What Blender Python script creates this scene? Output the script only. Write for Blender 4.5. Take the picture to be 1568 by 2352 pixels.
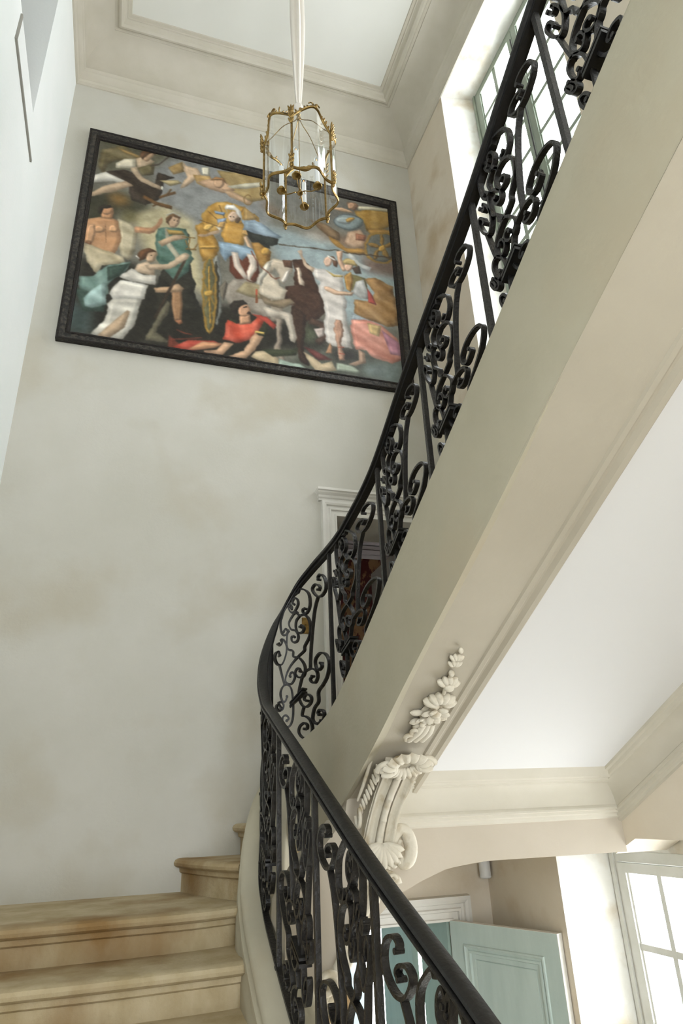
import bpy, math, random
import numpy as np
from mathutils import Matrix, Vector
PI = math.pi
H0 = 3.05            # eye height above the ground floor; builders below use heights relative to the eye
scene = bpy.context.scene
COL = scene.collection
for o in list(bpy.data.objects):
    bpy.data.objects.remove(o)

# ------------------------------------------------------------------ camera
F_PX = 1530.0
R = Matrix(((0.95260112, -0.08892429, -0.29093569),
            (-0.30169897, -0.39904893, -0.86587394),
            (-0.03910035, 0.91260749, -0.40696282)))
cam_d = bpy.data.cameras.new('camera')
cam = bpy.data.objects.new('camera', cam_d)
COL.objects.link(cam)
cam.matrix_world = Matrix.Translation((0, 0, H0)) @ R.to_4x4()
cam_d.sensor_fit = 'VERTICAL'
cam_d.sensor_height = 36.0
cam_d.lens = F_PX / 2352.0 * 36.0
cam_d.clip_start = 0.05
scene.camera = cam

# ------------------------------------------------------------------ world, lights, exposure
WORLD = 13.5
YFP = -3.2            # inner face of the front wall
w = bpy.data.worlds.new('overcast_sky')
scene.world = w
w.use_nodes = True
bg = w.node_tree.nodes['Background']
bg.inputs['Color'].default_value = (0.935, 0.965, 1.0, 1)
bg.inputs['Strength'].default_value = WORLD
scene.view_settings.view_transform = 'Standard'
scene.view_settings.look = 'None'
scene.view_settings.gamma = 1.0
scene.view_settings.use_curve_mapping = False
scene.view_settings.exposure = 0.0


def portal(name, loc, rot, sx, sy):
    d = bpy.data.lights.new(name, 'AREA')
    d.shape = 'RECTANGLE'
    d.size = sx
    d.size_y = sy
    d.cycles.is_portal = True
    o = bpy.data.objects.new(name, d)
    COL.objects.link(o)
    o.location = (loc[0], loc[1], loc[2] + H0)
    o.rotation_euler = rot
    return o


# daylight portals sit in the window openings, facing into the house (-x side)
for yc, zc_, hh in ((3.0, 4.68, 3.4), (3.0, -1.65, 2.8), (-1.2, 4.68, 3.4)):
    portal('daylight_portal', (2.87, yc, zc_), (0, PI / 2, 0), hh, 1.5)

portal('daylight_portal', (.2, YFP - .38, .3), (PI / 2, 0, 0), 1.8, 4.2)

# ------------------------------------------------------------------ materials
MATS = {}


def srgb(c):
    return tuple(((x / 255.0) / 12.92 if x / 255.0 <= 0.04045 else ((x / 255.0 + 0.055) / 1.055) ** 2.4) for x in c)


def base_mat(name, col, rough=0.6, metal=0.0, spec=0.5):
    m = bpy.data.materials.new(name)
    m.use_nodes = True
    b = m.node_tree.nodes['Principled BSDF']
    b.inputs['Base Color'].default_value = (*srgb(col), 1)
    b.inputs['Roughness'].default_value = rough
    b.inputs['Metallic'].default_value = metal
    b.inputs['Specular IOR Level'].default_value = spec
    MATS[name] = m
    return m


def noisy(name, c1, c2, scale=2.0, detail=6, rough=0.8, metal=0.0, spec=0.3, bump=0.0, bscale=60, c3=None, s3=8, stretch=(1, 1, 1), lo=.35, hi=.65):
    m = base_mat(name, c1, rough, metal, spec)
    nt = m.node_tree
    N, Lk = nt.nodes, nt.links
    b = N['Principled BSDF']
    tc = N.new('ShaderNodeTexCoord')
    mp = N.new('ShaderNodeMapping')
    mp.inputs['Scale'].default_value = stretch
    Lk.new(tc.outputs['Object'], mp.inputs['Vector'])
    n = N.new('ShaderNodeTexNoise')
    n.inputs['Scale'].default_value = scale
    n.inputs['Detail'].default_value = detail
    n.inputs['Roughness'].default_value = 0.6
    Lk.new(mp.outputs[0], n.inputs['Vector'])
    r = N.new('ShaderNodeValToRGB')
    r.color_ramp.elements[0].position = lo
    r.color_ramp.elements[1].position = hi
    r.color_ramp.elements[0].color = (*srgb(c1), 1)
    r.color_ramp.elements[1].color = (*srgb(c2), 1)
    Lk.new(n.outputs['Fac'], r.inputs['Fac'])
    out = r.outputs['Color']
    if c3:
        n3 = N.new('ShaderNodeTexNoise')
        n3.inputs['Scale'].default_value = s3
        n3.inputs['Detail'].default_value = 8
        Lk.new(mp.outputs[0], n3.inputs['Vector'])
        r3 = N.new('ShaderNodeValToRGB')
        r3.color_ramp.elements[0].position = .52
        r3.color_ramp.elements[1].position = .72
        Lk.new(n3.outputs['Fac'], r3.inputs['Fac'])
        mx = N.new('ShaderNodeMixRGB')
        mx.inputs['Color2'].default_value = (*srgb(c3), 1)
        Lk.new(r3.outputs['Color'], mx.inputs['Fac'])
        Lk.new(out, mx.inputs['Color1'])
        out = mx.outputs['Color']
    Lk.new(out, b.inputs['Base Color'])
    if bump:
        nb = N.new('ShaderNodeTexNoise')
        nb.inputs['Scale'].default_value = bscale
        nb.inputs['Detail'].default_value = 5
        Lk.new(tc.outputs['Object'], nb.inputs['Vector'])
        bp = N.new('ShaderNodeBump')
        bp.inputs['Strength'].default_value = bump
        bp.inputs['Distance'].default_value = 0.01
        Lk.new(nb.outputs['Fac'], bp.inputs['Height'])
        Lk.new(bp.outputs['Normal'], b.inputs['Normal'])
    return m


noisy('plaster', (191, 188, 176), (200, 197, 187), 1.1, 7, .85, bump=.15, bscale=45, c3=(186, 180, 164), s3=1.7)
noisy('plaster_low', (212, 200, 180), (219, 209, 192), 1.3, 7, .85, bump=.15, bscale=45, c3=(194, 176, 148), s3=2.2)
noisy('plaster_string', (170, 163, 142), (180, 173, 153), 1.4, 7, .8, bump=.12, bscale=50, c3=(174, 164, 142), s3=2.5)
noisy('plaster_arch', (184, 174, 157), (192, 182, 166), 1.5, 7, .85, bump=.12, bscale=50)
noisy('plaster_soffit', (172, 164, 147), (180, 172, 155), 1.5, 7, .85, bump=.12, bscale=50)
noisy('moulding', (194, 188, 172), (202, 196, 182), 3, 5, .75, bump=.06, bscale=70)
noisy('reveal_stone', (232, 230, 222), (240, 239, 233), 4, 8, .9, bump=.5, bscale=30, c3=(205, 192, 168), s3=4)
base_mat('white_panel', (214, 213, 211), .8)
noisy('ceiling_white', (224, 224, 216), (228, 228, 221), 1, 3, .85)
noisy('stone', (168, 150, 114), (192, 177, 146), 5.5, 10, .75, bump=.5, bscale=35, c3=(138, 108, 66), s3=2.0, stretch=(1, 1, .6))
noisy('floor_stone', (206, 198, 182), (216, 209, 194), 2, 6, .5)
noisy('plaster_white', (240, 245, 243), (245, 248, 247), 1.1, 7, .85, bump=.12, bscale=45)
noisy('carved_stone', (204, 196, 178), (212, 205, 189), 8, 6, .8, bump=.3, bscale=60, c3=(172, 156, 126), s3=14)
noisy('iron', (20, 19, 18), (36, 33, 31), 40, 6, .38, metal=.35, spec=.6, bump=.35, bscale=90)
noisy('iron_rail', (15, 14, 13), (24, 22, 20), 90, 6, .42, metal=.2, spec=.55, bump=.2, bscale=70)
noisy('brass', (124, 100, 56), (164, 137, 88), 30, 4, .28, metal=1.0, bump=.1)
noisy('painted_wood', (214, 211, 203), (222, 219, 211), 6, 4, .5, bump=.05)
noisy('window_wood', (206, 206, 198), (216, 216, 210), 6, 4, .5)
noisy('window_wood_green', (138, 148, 132), (150, 158, 144), 6, 4, .5)
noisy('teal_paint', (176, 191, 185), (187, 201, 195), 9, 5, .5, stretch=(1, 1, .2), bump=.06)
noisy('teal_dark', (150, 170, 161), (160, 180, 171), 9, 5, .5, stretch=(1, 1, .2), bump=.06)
base_mat('blue_paint', (190, 210, 216), .5)
noisy('frame_wood', (24, 20, 17), (36, 30, 25), 18, 6, .5, spec=.3, bump=.9, bscale=55)
noisy('frame_carved', (18, 16, 14), (66, 60, 52), 34, 3, .45, spec=.5, bump=1.0, bscale=34, lo=.45, hi=.62)
base_mat('fabric', (222, 216, 206), .9)
base_mat('candle_white', (235, 236, 234), .5)
base_mat('white_plastic', (225, 226, 226), .4)
base_mat('grey_plaster', (178, 172, 168), .9)
base_mat('groove', (150, 148, 140), .9)
base_mat('floor_wood', (120, 92, 62), .5)
# red toile wallpaper
m = noisy('toile', (120, 92, 60), (66, 20, 16), 11, 7, .9, stretch=(1, 1, .6), lo=.49, hi=.54)
# glowing lamp filament
m = base_mat('filament', (255, 170, 90))
m.node_tree.nodes['Principled BSDF'].inputs['Emission Color'].default_value = (1, .45, .15, 1)
m.node_tree.nodes['Principled BSDF'].inputs['Emission Strength'].default_value = 1.6


def glass_mat(name, tint, gloss_rough, refl=1.0):
    m = bpy.data.materials.new(name)
    m.use_nodes = True
    nt = m.node_tree
    nt.nodes.clear()
    o = nt.nodes.new('ShaderNodeOutputMaterial')
    t = nt.nodes.new('ShaderNodeBsdfTransparent')
    t.inputs['Color'].default_value = (*tint, 1)
    g = nt.nodes.new('ShaderNodeBsdfGlossy')
    g.inputs['Roughness'].default_value = gloss_rough
    g.inputs['Color'].default_value = (refl, refl, refl, 1)
    # thin sheet: reflectance rises from a few percent head-on towards grazing angles, the same on both sides
    lw = nt.nodes.new('ShaderNodeLayerWeight')
    lw.inputs['Blend'].default_value = .5
    pw = nt.nodes.new('ShaderNodeMath')
    pw.operation = 'POWER'
    pw.inputs[1].default_value = 4.0
    nt.links.new(lw.outputs['Facing'], pw.inputs[0])
    f = nt.nodes.new('ShaderNodeMath')
    f.operation = 'MULTIPLY_ADD'
    f.inputs[1].default_value = .85
    f.inputs[2].default_value = .06
    nt.links.new(pw.outputs[0], f.inputs[0])
    mx = nt.nodes.new('ShaderNodeMixShader')
    nt.links.new(f.outputs[0], mx.inputs[0])
    nt.links.new(t.outputs[0], mx.inputs[1])
    nt.links.new(g.outputs[0], mx.inputs[2])
    nt.links.new(mx.outputs[0], o.inputs[0])
    MATS[name] = m


glass_mat('window_glass', (.97, .98, .98), .02)
glass_mat('lantern_glass', (.93, .955, .965), .03)


# ------------------------------------------------------------------ mesh helpers
class MB:
    def __init__(s):
        s.v = []
        s.f = []
        s.mi = []

    def add(s, vs, fs, mi=0):
        b = len(s.v)
        s.v += [tuple(map(float, p)) for p in vs]
        s.f += [tuple(b + i for i in f) for f in fs]
        s.mi += [mi] * len(fs)
        return s

    def box(s, x0, x1, y0, y1, z0, z1, mi=0):
        vs = [(x, y, z) for x in (x0, x1) for y in (y0, y1) for z in (z0, z1)]
        return s.add(vs, [(0, 1, 3, 2), (4, 6, 7, 5), (0, 4, 5, 1), (2, 3, 7, 6), (0, 2, 6, 4), (1, 5, 7, 3)], mi)

    def prism(s, poly, z0, z1, mi=0):
        n = len(poly)
        vs = [(p[0], p[1], z0) for p in poly] + [(p[0], p[1], z1) for p in poly]
        fs = [tuple(range(n))[::-1], tuple(range(n, 2 * n))] + [(i, (i + 1) % n, n + (i + 1) % n, n + i) for i in range(n)]
        return s.add(vs, fs, mi)

    def loft(s, rings, closed_ring=True, caps=True, mi=0):
        n = len(rings[0])
        vs = [p for r in rings for p in r]
        fs = []
        m_ = n if closed_ring else n - 1
        for i in range(len(rings) - 1):
            for j in range(m_):
                k = (j + 1) % n
                fs.append((i * n + j, i * n + k, (i + 1) * n + k, (i + 1) * n + j))
        if caps and closed_ring:
            fs.append(tuple(range(n))[::-1])
            fs.append(tuple(range((len(rings) - 1) * n, len(rings) * n)))
        return s.add(vs, fs, mi)

    def tube(s, pts, r, n=8, mi=0):
        pts = [Vector(p) for p in pts]
        rr = r if hasattr(r, '__len__') else [r] * len(pts)
        rings = []
        up = None
        for i, p in enumerate(pts):
            d = (pts[min(i + 1, len(pts) - 1)] - pts[max(i - 1, 0)])
            if d.length < 1e-9:
                d = Vector((0, 0, 1))
            d.normalize()
            if up is None:
                up = d.orthogonal().normalized()
            up = (up - d * up.dot(d))
            if up.length < 1e-6:
                up = d.orthogonal()
            up.normalize()
            sd = d.cross(up)
            rings.append([p + (up * math.cos(2 * PI * k / n) + sd * math.sin(2 * PI * k / n)) * rr[i] for k in range(n)])
        return s.loft(rings, mi=mi)

    def lathe(s, c, prof, n=16, mi=0):
        rings = [[(c[0] + r * math.cos(2 * PI * k / n), c[1] + r * math.sin(2 * PI * k / n), c[2] + z) for k in range(n)] for r, z in prof]
        return s.loft(rings, mi=mi)

    def ell(s, c, r, axes=None, n=10, m_=7, mi=0):
        ax = axes or ((1, 0, 0), (0, 1, 0), (0, 0, 1))
        ax = [Vector(a) for a in ax]
        rings = []
        for i in range(m_ + 1):
            t = -PI / 2 + PI * i / m_
            cr, sz = max(math.cos(t), .02), math.sin(t)
            rings.append([Vector(c) + ax[0] * (r[0] * cr * math.cos(2 * PI * k / n)) + ax[1] * (r[1] * cr * math.sin(2 * PI * k / n)) + ax[2] * (r[2] * sz) for k in range(n)])
        return s.loft(rings, mi=mi)

    def build(s, name, mat, parent=None, smooth=False, loc=None, angle=None):
        me = bpy.data.meshes.new(name)
        off = Vector((0, 0, H0))
        if parent is not None:
            p = parent
            while p is not None:
                off = off - Vector(p.location)
                p = p.parent
        lc = Vector(loc) if loc else Vector((0, 0, 0))
        me.from_pydata([tuple(Vector(v) + off - (lc + off if False else Vector((0, 0, 0)))) for v in s.v], [], s.f)
        mats = mat if isinstance(mat, (list, tuple)) else [mat]
        for mm in mats:
            me.materials.append(MATS[mm])
        if len(mats) > 1:
            for p_, i_ in zip(me.polygons, s.mi):
                p_.material_index = i_
        bm_fix(me)
        if smooth:
            me.polygons.foreach_set('use_smooth', [True] * len(me.polygons))
            try:
                me.set_sharp_from_angle(angle=math.radians(angle or 40))
            except Exception:
                pass
        o = bpy.data.objects.new(name, me)
        COL.objects.link(o)
        o.parent = parent
        return o


import bmesh


def bm_fix(me):
    b = bmesh.new()
    b.from_mesh(me)
    bmesh.ops.recalc_face_normals(b, faces=b.faces)
    b.to_mesh(me)
    b.free()


def tag(o, label=None, cat=None, group=None, kind=None):
    if label:
        o['label'] = label
    if cat:
        o['category'] = cat
    if group:
        o['group'] = group
    if kind:
        o['kind'] = kind
    return o


def empty(name, loc, label=None, cat=None, group=None, kind=None):
    o = bpy.data.objects.new(name, None)
    COL.objects.link(o)
    o.empty_display_size = .1
    o.location = (loc[0], loc[1], loc[2] + H0)
    return tag(o, label, cat, group, kind)


def struct(o):
    o['kind'] = 'structure'
    return o


def catmull(P, n=6, closed=False):
    P = [np.array(p, float) for p in P]
    if len(P) < 3:
        return [P[0] + (P[-1] - P[0]) * t for t in np.linspace(0, 1, n + 1)]
    out = []
    N_ = len(P)
    for i in range(N_ - 1):
        p0, p1, p2, p3 = P[max(i - 1, 0)], P[i], P[i + 1], P[min(i + 2, N_ - 1)]
        for k in range(n):
            t = k / n
            out.append(.5 * ((2 * p1) + (p2 - p0) * t + (2 * p0 - 5 * p1 + 4 * p2 - p3) * t * t + (3 * p1 - p0 - 3 * p2 + p3) * t ** 3))
    out.append(P[-1])
    return out


def subdiv_quad(mb, a, b, c, d, nu, nv, mi=0):
    vs = []
    a, b, c, d = map(Vector, (a, b, c, d))
    for i in range(nu + 1):
        for j in range(nv + 1):
            u, v = i / nu, j / nv
            vs.append(a * (1 - u) * (1 - v) + b * u * (1 - v) + c * u * v + d * (1 - u) * v)
    fs = [(i * (nv + 1) + j, (i + 1) * (nv + 1) + j, (i + 1) * (nv + 1) + j + 1, i * (nv + 1) + j + 1) for i in range(nu) for j in range(nv)]
    mb.add(vs, fs, mi)


def wall(name, axis, c, c2, u0, u1, z0, z1, holes, mat, reveal=None):
    """plaster wall with its inner face at c and outer face at c2; holes = (ua,ub,za,zb[,ua2,ub2,za2,zb2])"""
    mb = MB()

    def pt(u, z, cc):
        return (cc, u, z) if axis == 'x' else (u, cc, z)
    hs = [h if len(h) == 8 else (*h, *h) for h in holes]
    for cc, off in ((c, 0), (c2, 4)):
        us = sorted({u0, u1, *[h[off] for h in hs], *[h[off + 1] for h in hs]})
        zs = sorted({z0, z1, *[h[off + 2] for h in hs], *[h[off + 3] for h in hs]})
        for i in range(len(us) - 1):
            for j in range(len(zs) - 1):
                um, zm = (us[i] + us[i + 1]) / 2, (zs[j] + zs[j + 1]) / 2
                if any(h[off] < um < h[off + 1] and h[off + 2] < zm < h[off + 3] for h in hs):
                    continue
                mb.add([pt(us[i], zs[j], cc), pt(us[i + 1], zs[j], cc), pt(us[i + 1], zs[j + 1], cc), pt(us[i], zs[j + 1], cc)], [(0, 1, 2, 3)])
    for h in hs:
        A = [pt(h[0], h[2], c), pt(h[1], h[2], c), pt(h[1], h[3], c), pt(h[0], h[3], c)]
        B = [pt(h[4], h[6], c2), pt(h[5], h[6], c2), pt(h[5], h[7], c2), pt(h[4], h[7], c2)]
        for k in range(4):
            l = (k + 1) % 4
            mb.add([A[k], A[l], B[l], B[k]], [(0, 1, 2, 3)], 1)
    A = [pt(u0, z0, c), pt(u1, z0, c), pt(u1, z1, c), pt(u0, z1, c)]
    B = [pt(u0, z0, c2), pt(u1, z0, c2), pt(u1, z1, c2), pt(u0, z1, c2)]
    for k in range(4):
        l = (k + 1) % 4
        mb.add([A[k], A[l], B[l], B[k]], [(0, 1, 2, 3)])
    me_o = mb.build(name, [mat, reveal or mat])
    return struct(me_o)


# ------------------------------------------------------------------ room shell
XL, XR, YB, YF, ZC, ZF = -.92, 2.48, 4.6, -3.2, 6.9, -3.05
D1 = (1.496, 2.30, .28, 2.112)       # upper doorway in the back wall
D2 = (1.05, 2.165, ZF, -.69)         # lower doorway in the back wall
wall('wall_back', 'y', YB, YB + .45, XL - .4, .9, ZF, 7.1, [], 'plaster')
wall('wall_back_upper', 'y', YB, YB + .45, .9, XR + .4, .0, 7.1, [D1], 'plaster', 'painted_wood')
wall('wall_back_lower', 'y', YB, YB + .45, .9, XR + .4, ZF, .0, [D2], 'plaster_low', 'painted_wood')
WU = (2.22, 3.76, 3.0, 6.37, 2.30, 3.69, 3.0, 6.37)
WLo = (2.22, 3.76, -3.0, -.19, 2.30, 3.69, -3.0, -.19)
WU2 = tuple(a - 4.2 if i in (0, 1, 4, 5) else a for i, a in enumerate(WU))  # opening for the added window, out of view
WL2 = tuple(a - 4.2 if i in (0, 1, 4, 5) else a for i, a in enumerate(WLo))
wall('wall_right', 'x', XR, XR + .40, YF - .4, YB + .2, ZF, 7.1, [WU, WLo, WU2], 'plaster_low', 'reveal_stone')
wall('wall_left', 'x', XL, XL - .30, YF - .4, YB + .2, ZF, 7.1, [(1.6, 3.47, 4.40, 6.15)], 'plaster_white', 'plaster_white')
wall('wall_front', 'y', YF, YF - .4, XL - .4, XR + .4, ZF, 7.1, [(-.7, 1.1, -1.8, 2.4)], 'plaster', 'reveal_stone')  # hole is an added light opening, sized to brighten the lower stair
struct(MB().box(XL - .4, XR + .4, YF - .4, YB + .4, ZF - .2, ZF).build('floor', 'floor_stone'))

mb = MB()
mb.box(XL - .4, XR + .4, YF - .4, YB + .4, ZC, ZC + .2)
struct(mb.build('ceiling', 'ceiling_white'))

# cornice and cove round the top of the stairwell: nested rectangular rings
prof = [(0, 6.365), (.012, 6.365), (.016, 6.40), (.028, 6.415), (.03, 6.44), (.045, 6.47), (.06, 6.49), (.064, 6.51), (.075, 6.525), (.075, 6.55), (.06, 6.555)]
for k in range(9):
    t = k / 8 * PI / 2
    prof.append((.06 + .245 * (1 - math.cos(t)), 6.56 + .265 * math.sin(t)))
prof += [(.305, 6.835), (.33, 6.838), (.345, 6.82), (.365, 6.815), (.385, 6.83), (.395, 6.86), (.41, 6.872), (.42, 6.872), (.425, 6.885), (.45, 6.888), (.455, 6.902)]
mb = MB()
rings = [[(XL + d, YF + d, z), (XR - d, YF + d, z), (XR - d, YB - d, z), (XL + d, YB - d, z)] for d, z in prof]
mb.loft(rings, caps=False)
struct(mb.build('trim_1', 'moulding', smooth=True, angle=25))

# opening in the left wall: passage behind it
mb = MB()
mb.add([(XL - .3, 3.47, 4.2), (-3.4, 3.47, 4.2), (-3.4, 3.47, 5.46), (XL - .3, 3.47, 5.46)], [(0, 1, 2, 3)])
mb.box(-3.6, -3.4, 1.2, 3.9, 3.0, 6.8)
mb.box(-3.4, XL - .3, 1.2, 1.4, 3.0, 6.8)
mb.box(-3.4, XL - .3, 3.48, 3.6, 3.0, 6.8)
mb.box(-3.4, XL - .3, 3.38, 3.48, 5.46, 6.8)
mb.box(-3.6, XL - .3, 1.2, 3.9, 6.3, 6.5)
mb.box(-3.6, XL - .3, 1.2, 3.9, 3.2, 3.4)
struct(mb.build('wall_passage', 'grey_plaster'))
mb = MB()
mb.box(XL, XL + .012, 2.80, 2.82, 4.145, 4.36)
mb.box(XL, XL + .012, 2.80, 3.64, 4.13, 4.15)
struct(mb.build('trim_2', 'groove'))

# ------------------------------------------------------------------ windows in the right wall


def window(name, y0, y1, z0, z1, rows, wood='window_wood'):
    root = empty(name, (2.82, (y0 + y1) / 2, z0), kind='structure')
    xa, xb = 2.80, 2.87
    f = .055
    mb = MB()
    mb.box(xa, xb, y0, y0 + f, z0, z1).box(xa, xb, y1 - f, y1, z0, z1)
    mb.box(xa, xb, y0 + f, y1 - f, z1 - f, z1).box(xa, xb, y0 + f, y1 - f, z0, z0 + f)
    mb.box(xa - .012, xa, y0, y0 + .03, z0, z1).box(xa - .012, xa, y1 - .03, y1, z0, z1)
    mb.build('window_frame', wood, root)
    ym = (y0 + y1) / 2
    for (a, b) in ((y0 + f + .004, ym - .004), (ym + .004, y1 - f - .004)):
        st = .062
        za, zb = z0 + f + .004, z1 - f - .004
        x1, x2 = xa - .012, xa + .035
        mb = MB()
        mb.box(x1, x2, a, a + st, za, zb).box(x1, x2, b - st, b, za, zb)
        mb.box(x1, x2, a + st, b - st, zb - st * .8, zb).box(x1, x2, a + st, b - st, za, za + st * 1.3)
        pz0, pz1 = za + st * 1.3, zb - st * .8
        ph = (pz1 - pz0) / rows
        g = .016 if wood == 'window_wood' else .021
        yc = (a + b) / 2
        mb.box(x1 + .006, x2 - .004, yc - g, yc + g, pz0, pz1)
        for k in range(1, rows):
            z = pz0 + k * ph
            mb.box(x1 + .007, x2 - .005, a + st, b - st, z - g, z + g)
        # stepped glazing rebate round the stile
        for yy in (a + st, b - st - .012):
            mb.box(x1 + .012, x2 - .01, yy, yy + .012, pz0, pz1)
        sash = mb.build('casement', wood, root)
        for k in range(rows):
            for (ya, yb) in ((a + st, yc - g), (yc + g, b - st)):
                MB().add([(x1 + .022, ya, pz0 + k * ph + g), (x1 + .022, yb, pz0 + k * ph + g), (x1 + .022, yb, pz0 + (k + 1) * ph - g), (x1 + .022, ya, pz0 + (k + 1) * ph - g)], [(0, 1, 2, 3)]).build('glass_pane', 'window_glass', sash)
    mb = MB()
    mb.tube([(xa - .03, ym, z0 + .2), (xa - .03, ym, z1 - .2)], .006)
    for zz in (z0 + .3, (z0 + z1) / 2 - .2, z1 - .5):
        mb.box(xa - .035, xa - .008, ym - .018, ym + .018, zz, zz + .03)
    mb.tube([(xa - .04, ym, z0 + 1.2), (xa - .07, ym + .01, z0 + 1.19), (xa - .08, ym + .05, z0 + 1.17)], .007)
    mb.build('espagnolette_bolt', 'iron', root)
    return root


window('window_1', 2.30, 3.69, 3.0, 6.37, 9, 'window_wood_green')
window('window_2', 2.30, 3.69, -3.0, -.28, 7)
window('unseen_window_3', -1.90, -.51, 3.0, 6.37, 9, 'window_wood_green')  # out of view, added to bring more daylight onto the left wall
# plaster lintel over the lower window and the chamfered corner beside the arch
mb = MB()
mb.box(2.81, 2.87, 3.02, 3.72, -.285, -.15)
mb.box(2.83, 2.87, 2.25, 3.02, -.285, -.15)
struct(mb.build('trim_3', 'reveal_stone'))
mb = MB()
tri = [(3.22, -.262), (3.22, -.15), (3.045, -.15), (3.05, -.188)]
mb.add([(2.481, a, b) for a, b in tri] + [(2.80, a, b) for a, b in tri], [(0, 1, 2, 3), (4, 5, 6, 7), (0, 1, 5, 4), (1, 2, 6, 5), (2, 3, 7, 6), (3, 0, 4, 7)])
struct(mb.build('trim_4', 'plaster_low'))
# unseen tall window in the front wall, added behind the viewer for light
root = empty('unseen_window_4', (.2, YF - .3, -1.8), kind='structure')
mb = MB()
for x in (-.7, .17, 1.04):
    mb.box(x, x + .06, YF - .34, YF - .28, -1.8, 2.4)
for z in (-1.8, -.97, -.13, .7, 1.53, 2.34):
    mb.box(-.7, 1.1, YF - .34, YF - .28, z, z + .06)
mb.build('window_frame', 'window_wood', root)
MB().add([(-.7, YF - .31, -1.8), (1.1, YF - .31, -1.8), (1.1, YF - .31, 2.4), (-.7, YF - .31, 2.4)], [(0, 1, 2, 3)]).build('glass_pane', 'window_glass', root)

# ------------------------------------------------------------------ doorways
CAS = [(0, .028), (.012, .030), (.016, .022), (.045, .022), (.05, .034), (.062, .036), (.068, .028), (.085, .026), (.09, .040), (.105, .046), (.125, .046), (.13, .0)]


def casing(mb, x0, x1, zb, zt, y, width, deep=1.0, CAS=CAS):
    """architrave with mitred corners round an opening; profile measured outward from the opening edge"""
    k = width / .13
    left, top, right = [], [], []
    pts = [(0, 0.0)] + CAS
    rings = []
    for (u, d) in pts:
        u *= k
        d *= deep
        rings.append([(x0 - u, y - d, zb), (x0 - u, y - d, zt + u), (x1 + u, y - d, zt + u), (x1 + u, y - d, zb)])
    n = 4
    vs = [p for r in rings for p in r]
    fs = []
    for i in range(len(rings) - 1):
        for j in range(3):
            fs.append((i * n + j, i * n + j + 1, (i + 1) * n + j + 1, (i + 1) * n + j))
    mb.add(vs, fs)


root = empty('door_1', (1.9, YB, .28), kind='structure')
mb = MB()
casing(mb, D1[0], D1[1], D1[2], D1[3], YB - .001, .125)
mb.build('door_casing', 'painted_wood', root, smooth=True, angle=20)
mb = MB()
cp = [(.0, 2.235), (.03, 2.235), (.033, 2.25), (.045, 2.258), (.05, 2.275), (.07, 2.29), (.075, 2.30), (.09, 2.305), (.09, 2.325), (0, 2.33)]
x0, x1 = 1.362, 2.434
rings = []
for d, z in cp:
    rings.append([(x0 - d * .35, YB + .0, z), (x0 - d * .35, YB - d, z), (x1 + d * .35, YB - d, z), (x1 + d * .35, YB, z)])
mb.loft(rings, closed_ring=False, caps=False)
mb.add(rings[-1], [(0, 1, 2, 3)])
mb.build('door_cap', 'painted_wood', root)
# open leaf folded back inside the room on the right
mb = MB()
mb.box(2.24, 2.285, YB + .45, YB + 1.24, .29, 2.10)
mb.build('door_leaf', 'painted_wood', root)

root2 = empty('door_2', (1.6, YB, ZF), kind='structure')
mb = MB()
casing(mb, D2[0], D2[1], D2[2], D2[3], YB - .001, .145, 1.2)
mb.build('door_casing', 'painted_wood', root2, smooth=True, angle=20)


def panel_leaf(name, p0, p1, z0, z1, th, mat, parent, side=1, edge_mat=None):
    """panelled leaf standing from p0 to p1 in plan; mouldings face `side`"""
    p0 = Vector((p0[0], p0[1], 0))
    p1 = Vector((p1[0], p1[1], 0))
    d = (p1 - p0)
    Ln = d.length
    d.normalize()
    n = Vector((d.y, -d.x, 0)) * side

    def P(u, v, o):
        q = p0 + d * u + n * o
        return (q.x, q.y, v)

    def bx(mb, u0, u1, v0, v1, o0, o1, mi=0):
        vs = [P(u, v, o) for u in (u0, u1) for v in (v0, v1) for o in (o0, o1)]
        mb.add(vs, [(0, 1, 3, 2), (4, 6, 7, 5), (0, 4, 5, 1), (2, 3, 7, 6), (0, 2, 6, 4), (1, 5, 7, 3)], mi)
    mb = MB()
    s = .105
    rails = [z0, z0 + .2, z0 + .75, z0 + .9, z1 - .12, z1]
    bx(mb, 0, s, z0, z1, -th, 0)
    bx(mb, Ln - s, Ln, z0, z1, -th, 0)
    for a, b in ((z0, z0 + .2), (z0 + .75, z0 + .88), (z1 - .115, z1)):
        bx(mb, s, Ln - s, a, b, -th, 0)
    for a, b in ((z0 + .2, z0 + .75), (z0 + .88, z1 - .115)):
        # moulded frame and raised field, all one surface profile
        pr = [(0, 0), (.004, .008), (.012, .010), (.018, .002), (.03, -.004), (.034, .002), (.045, .002), (.05, -.012), (.075, -.013), (.078, -.018), (.082, -.013), (.12, -.011)]
        rings = []
        for u, o in pr:
            rings.append([P(s + u, a + u, o), P(Ln - s - u, a + u, o), P(Ln - s - u, b - u, o), P(s + u, b - u, o)])
        mb.loft(rings, caps=False)
        mb.add(rings[-1], [(0, 1, 2, 3)])
        bx(mb, s, Ln - s, a, b, -th, -th + .01)
    o_ = mb.build(name, mat, parent)
    if edge_mat:
        mb = MB()
        bx(mb, Ln, Ln + .003, z0, z1, -th, 0)
        bx(mb, 0, Ln + .003, z1, z1 + .002, -th, 0)
        e = mb.build('leaf_edge', edge_mat, o_)
        tag(e, 'white painted edge')
    return o_


panel_leaf('door_leaf', (2.15, 4.57), (2.435, 3.80), ZF + .02, -.685, .042, 'teal_paint', root2, side=1, edge_mat='painted_wood')
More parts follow.
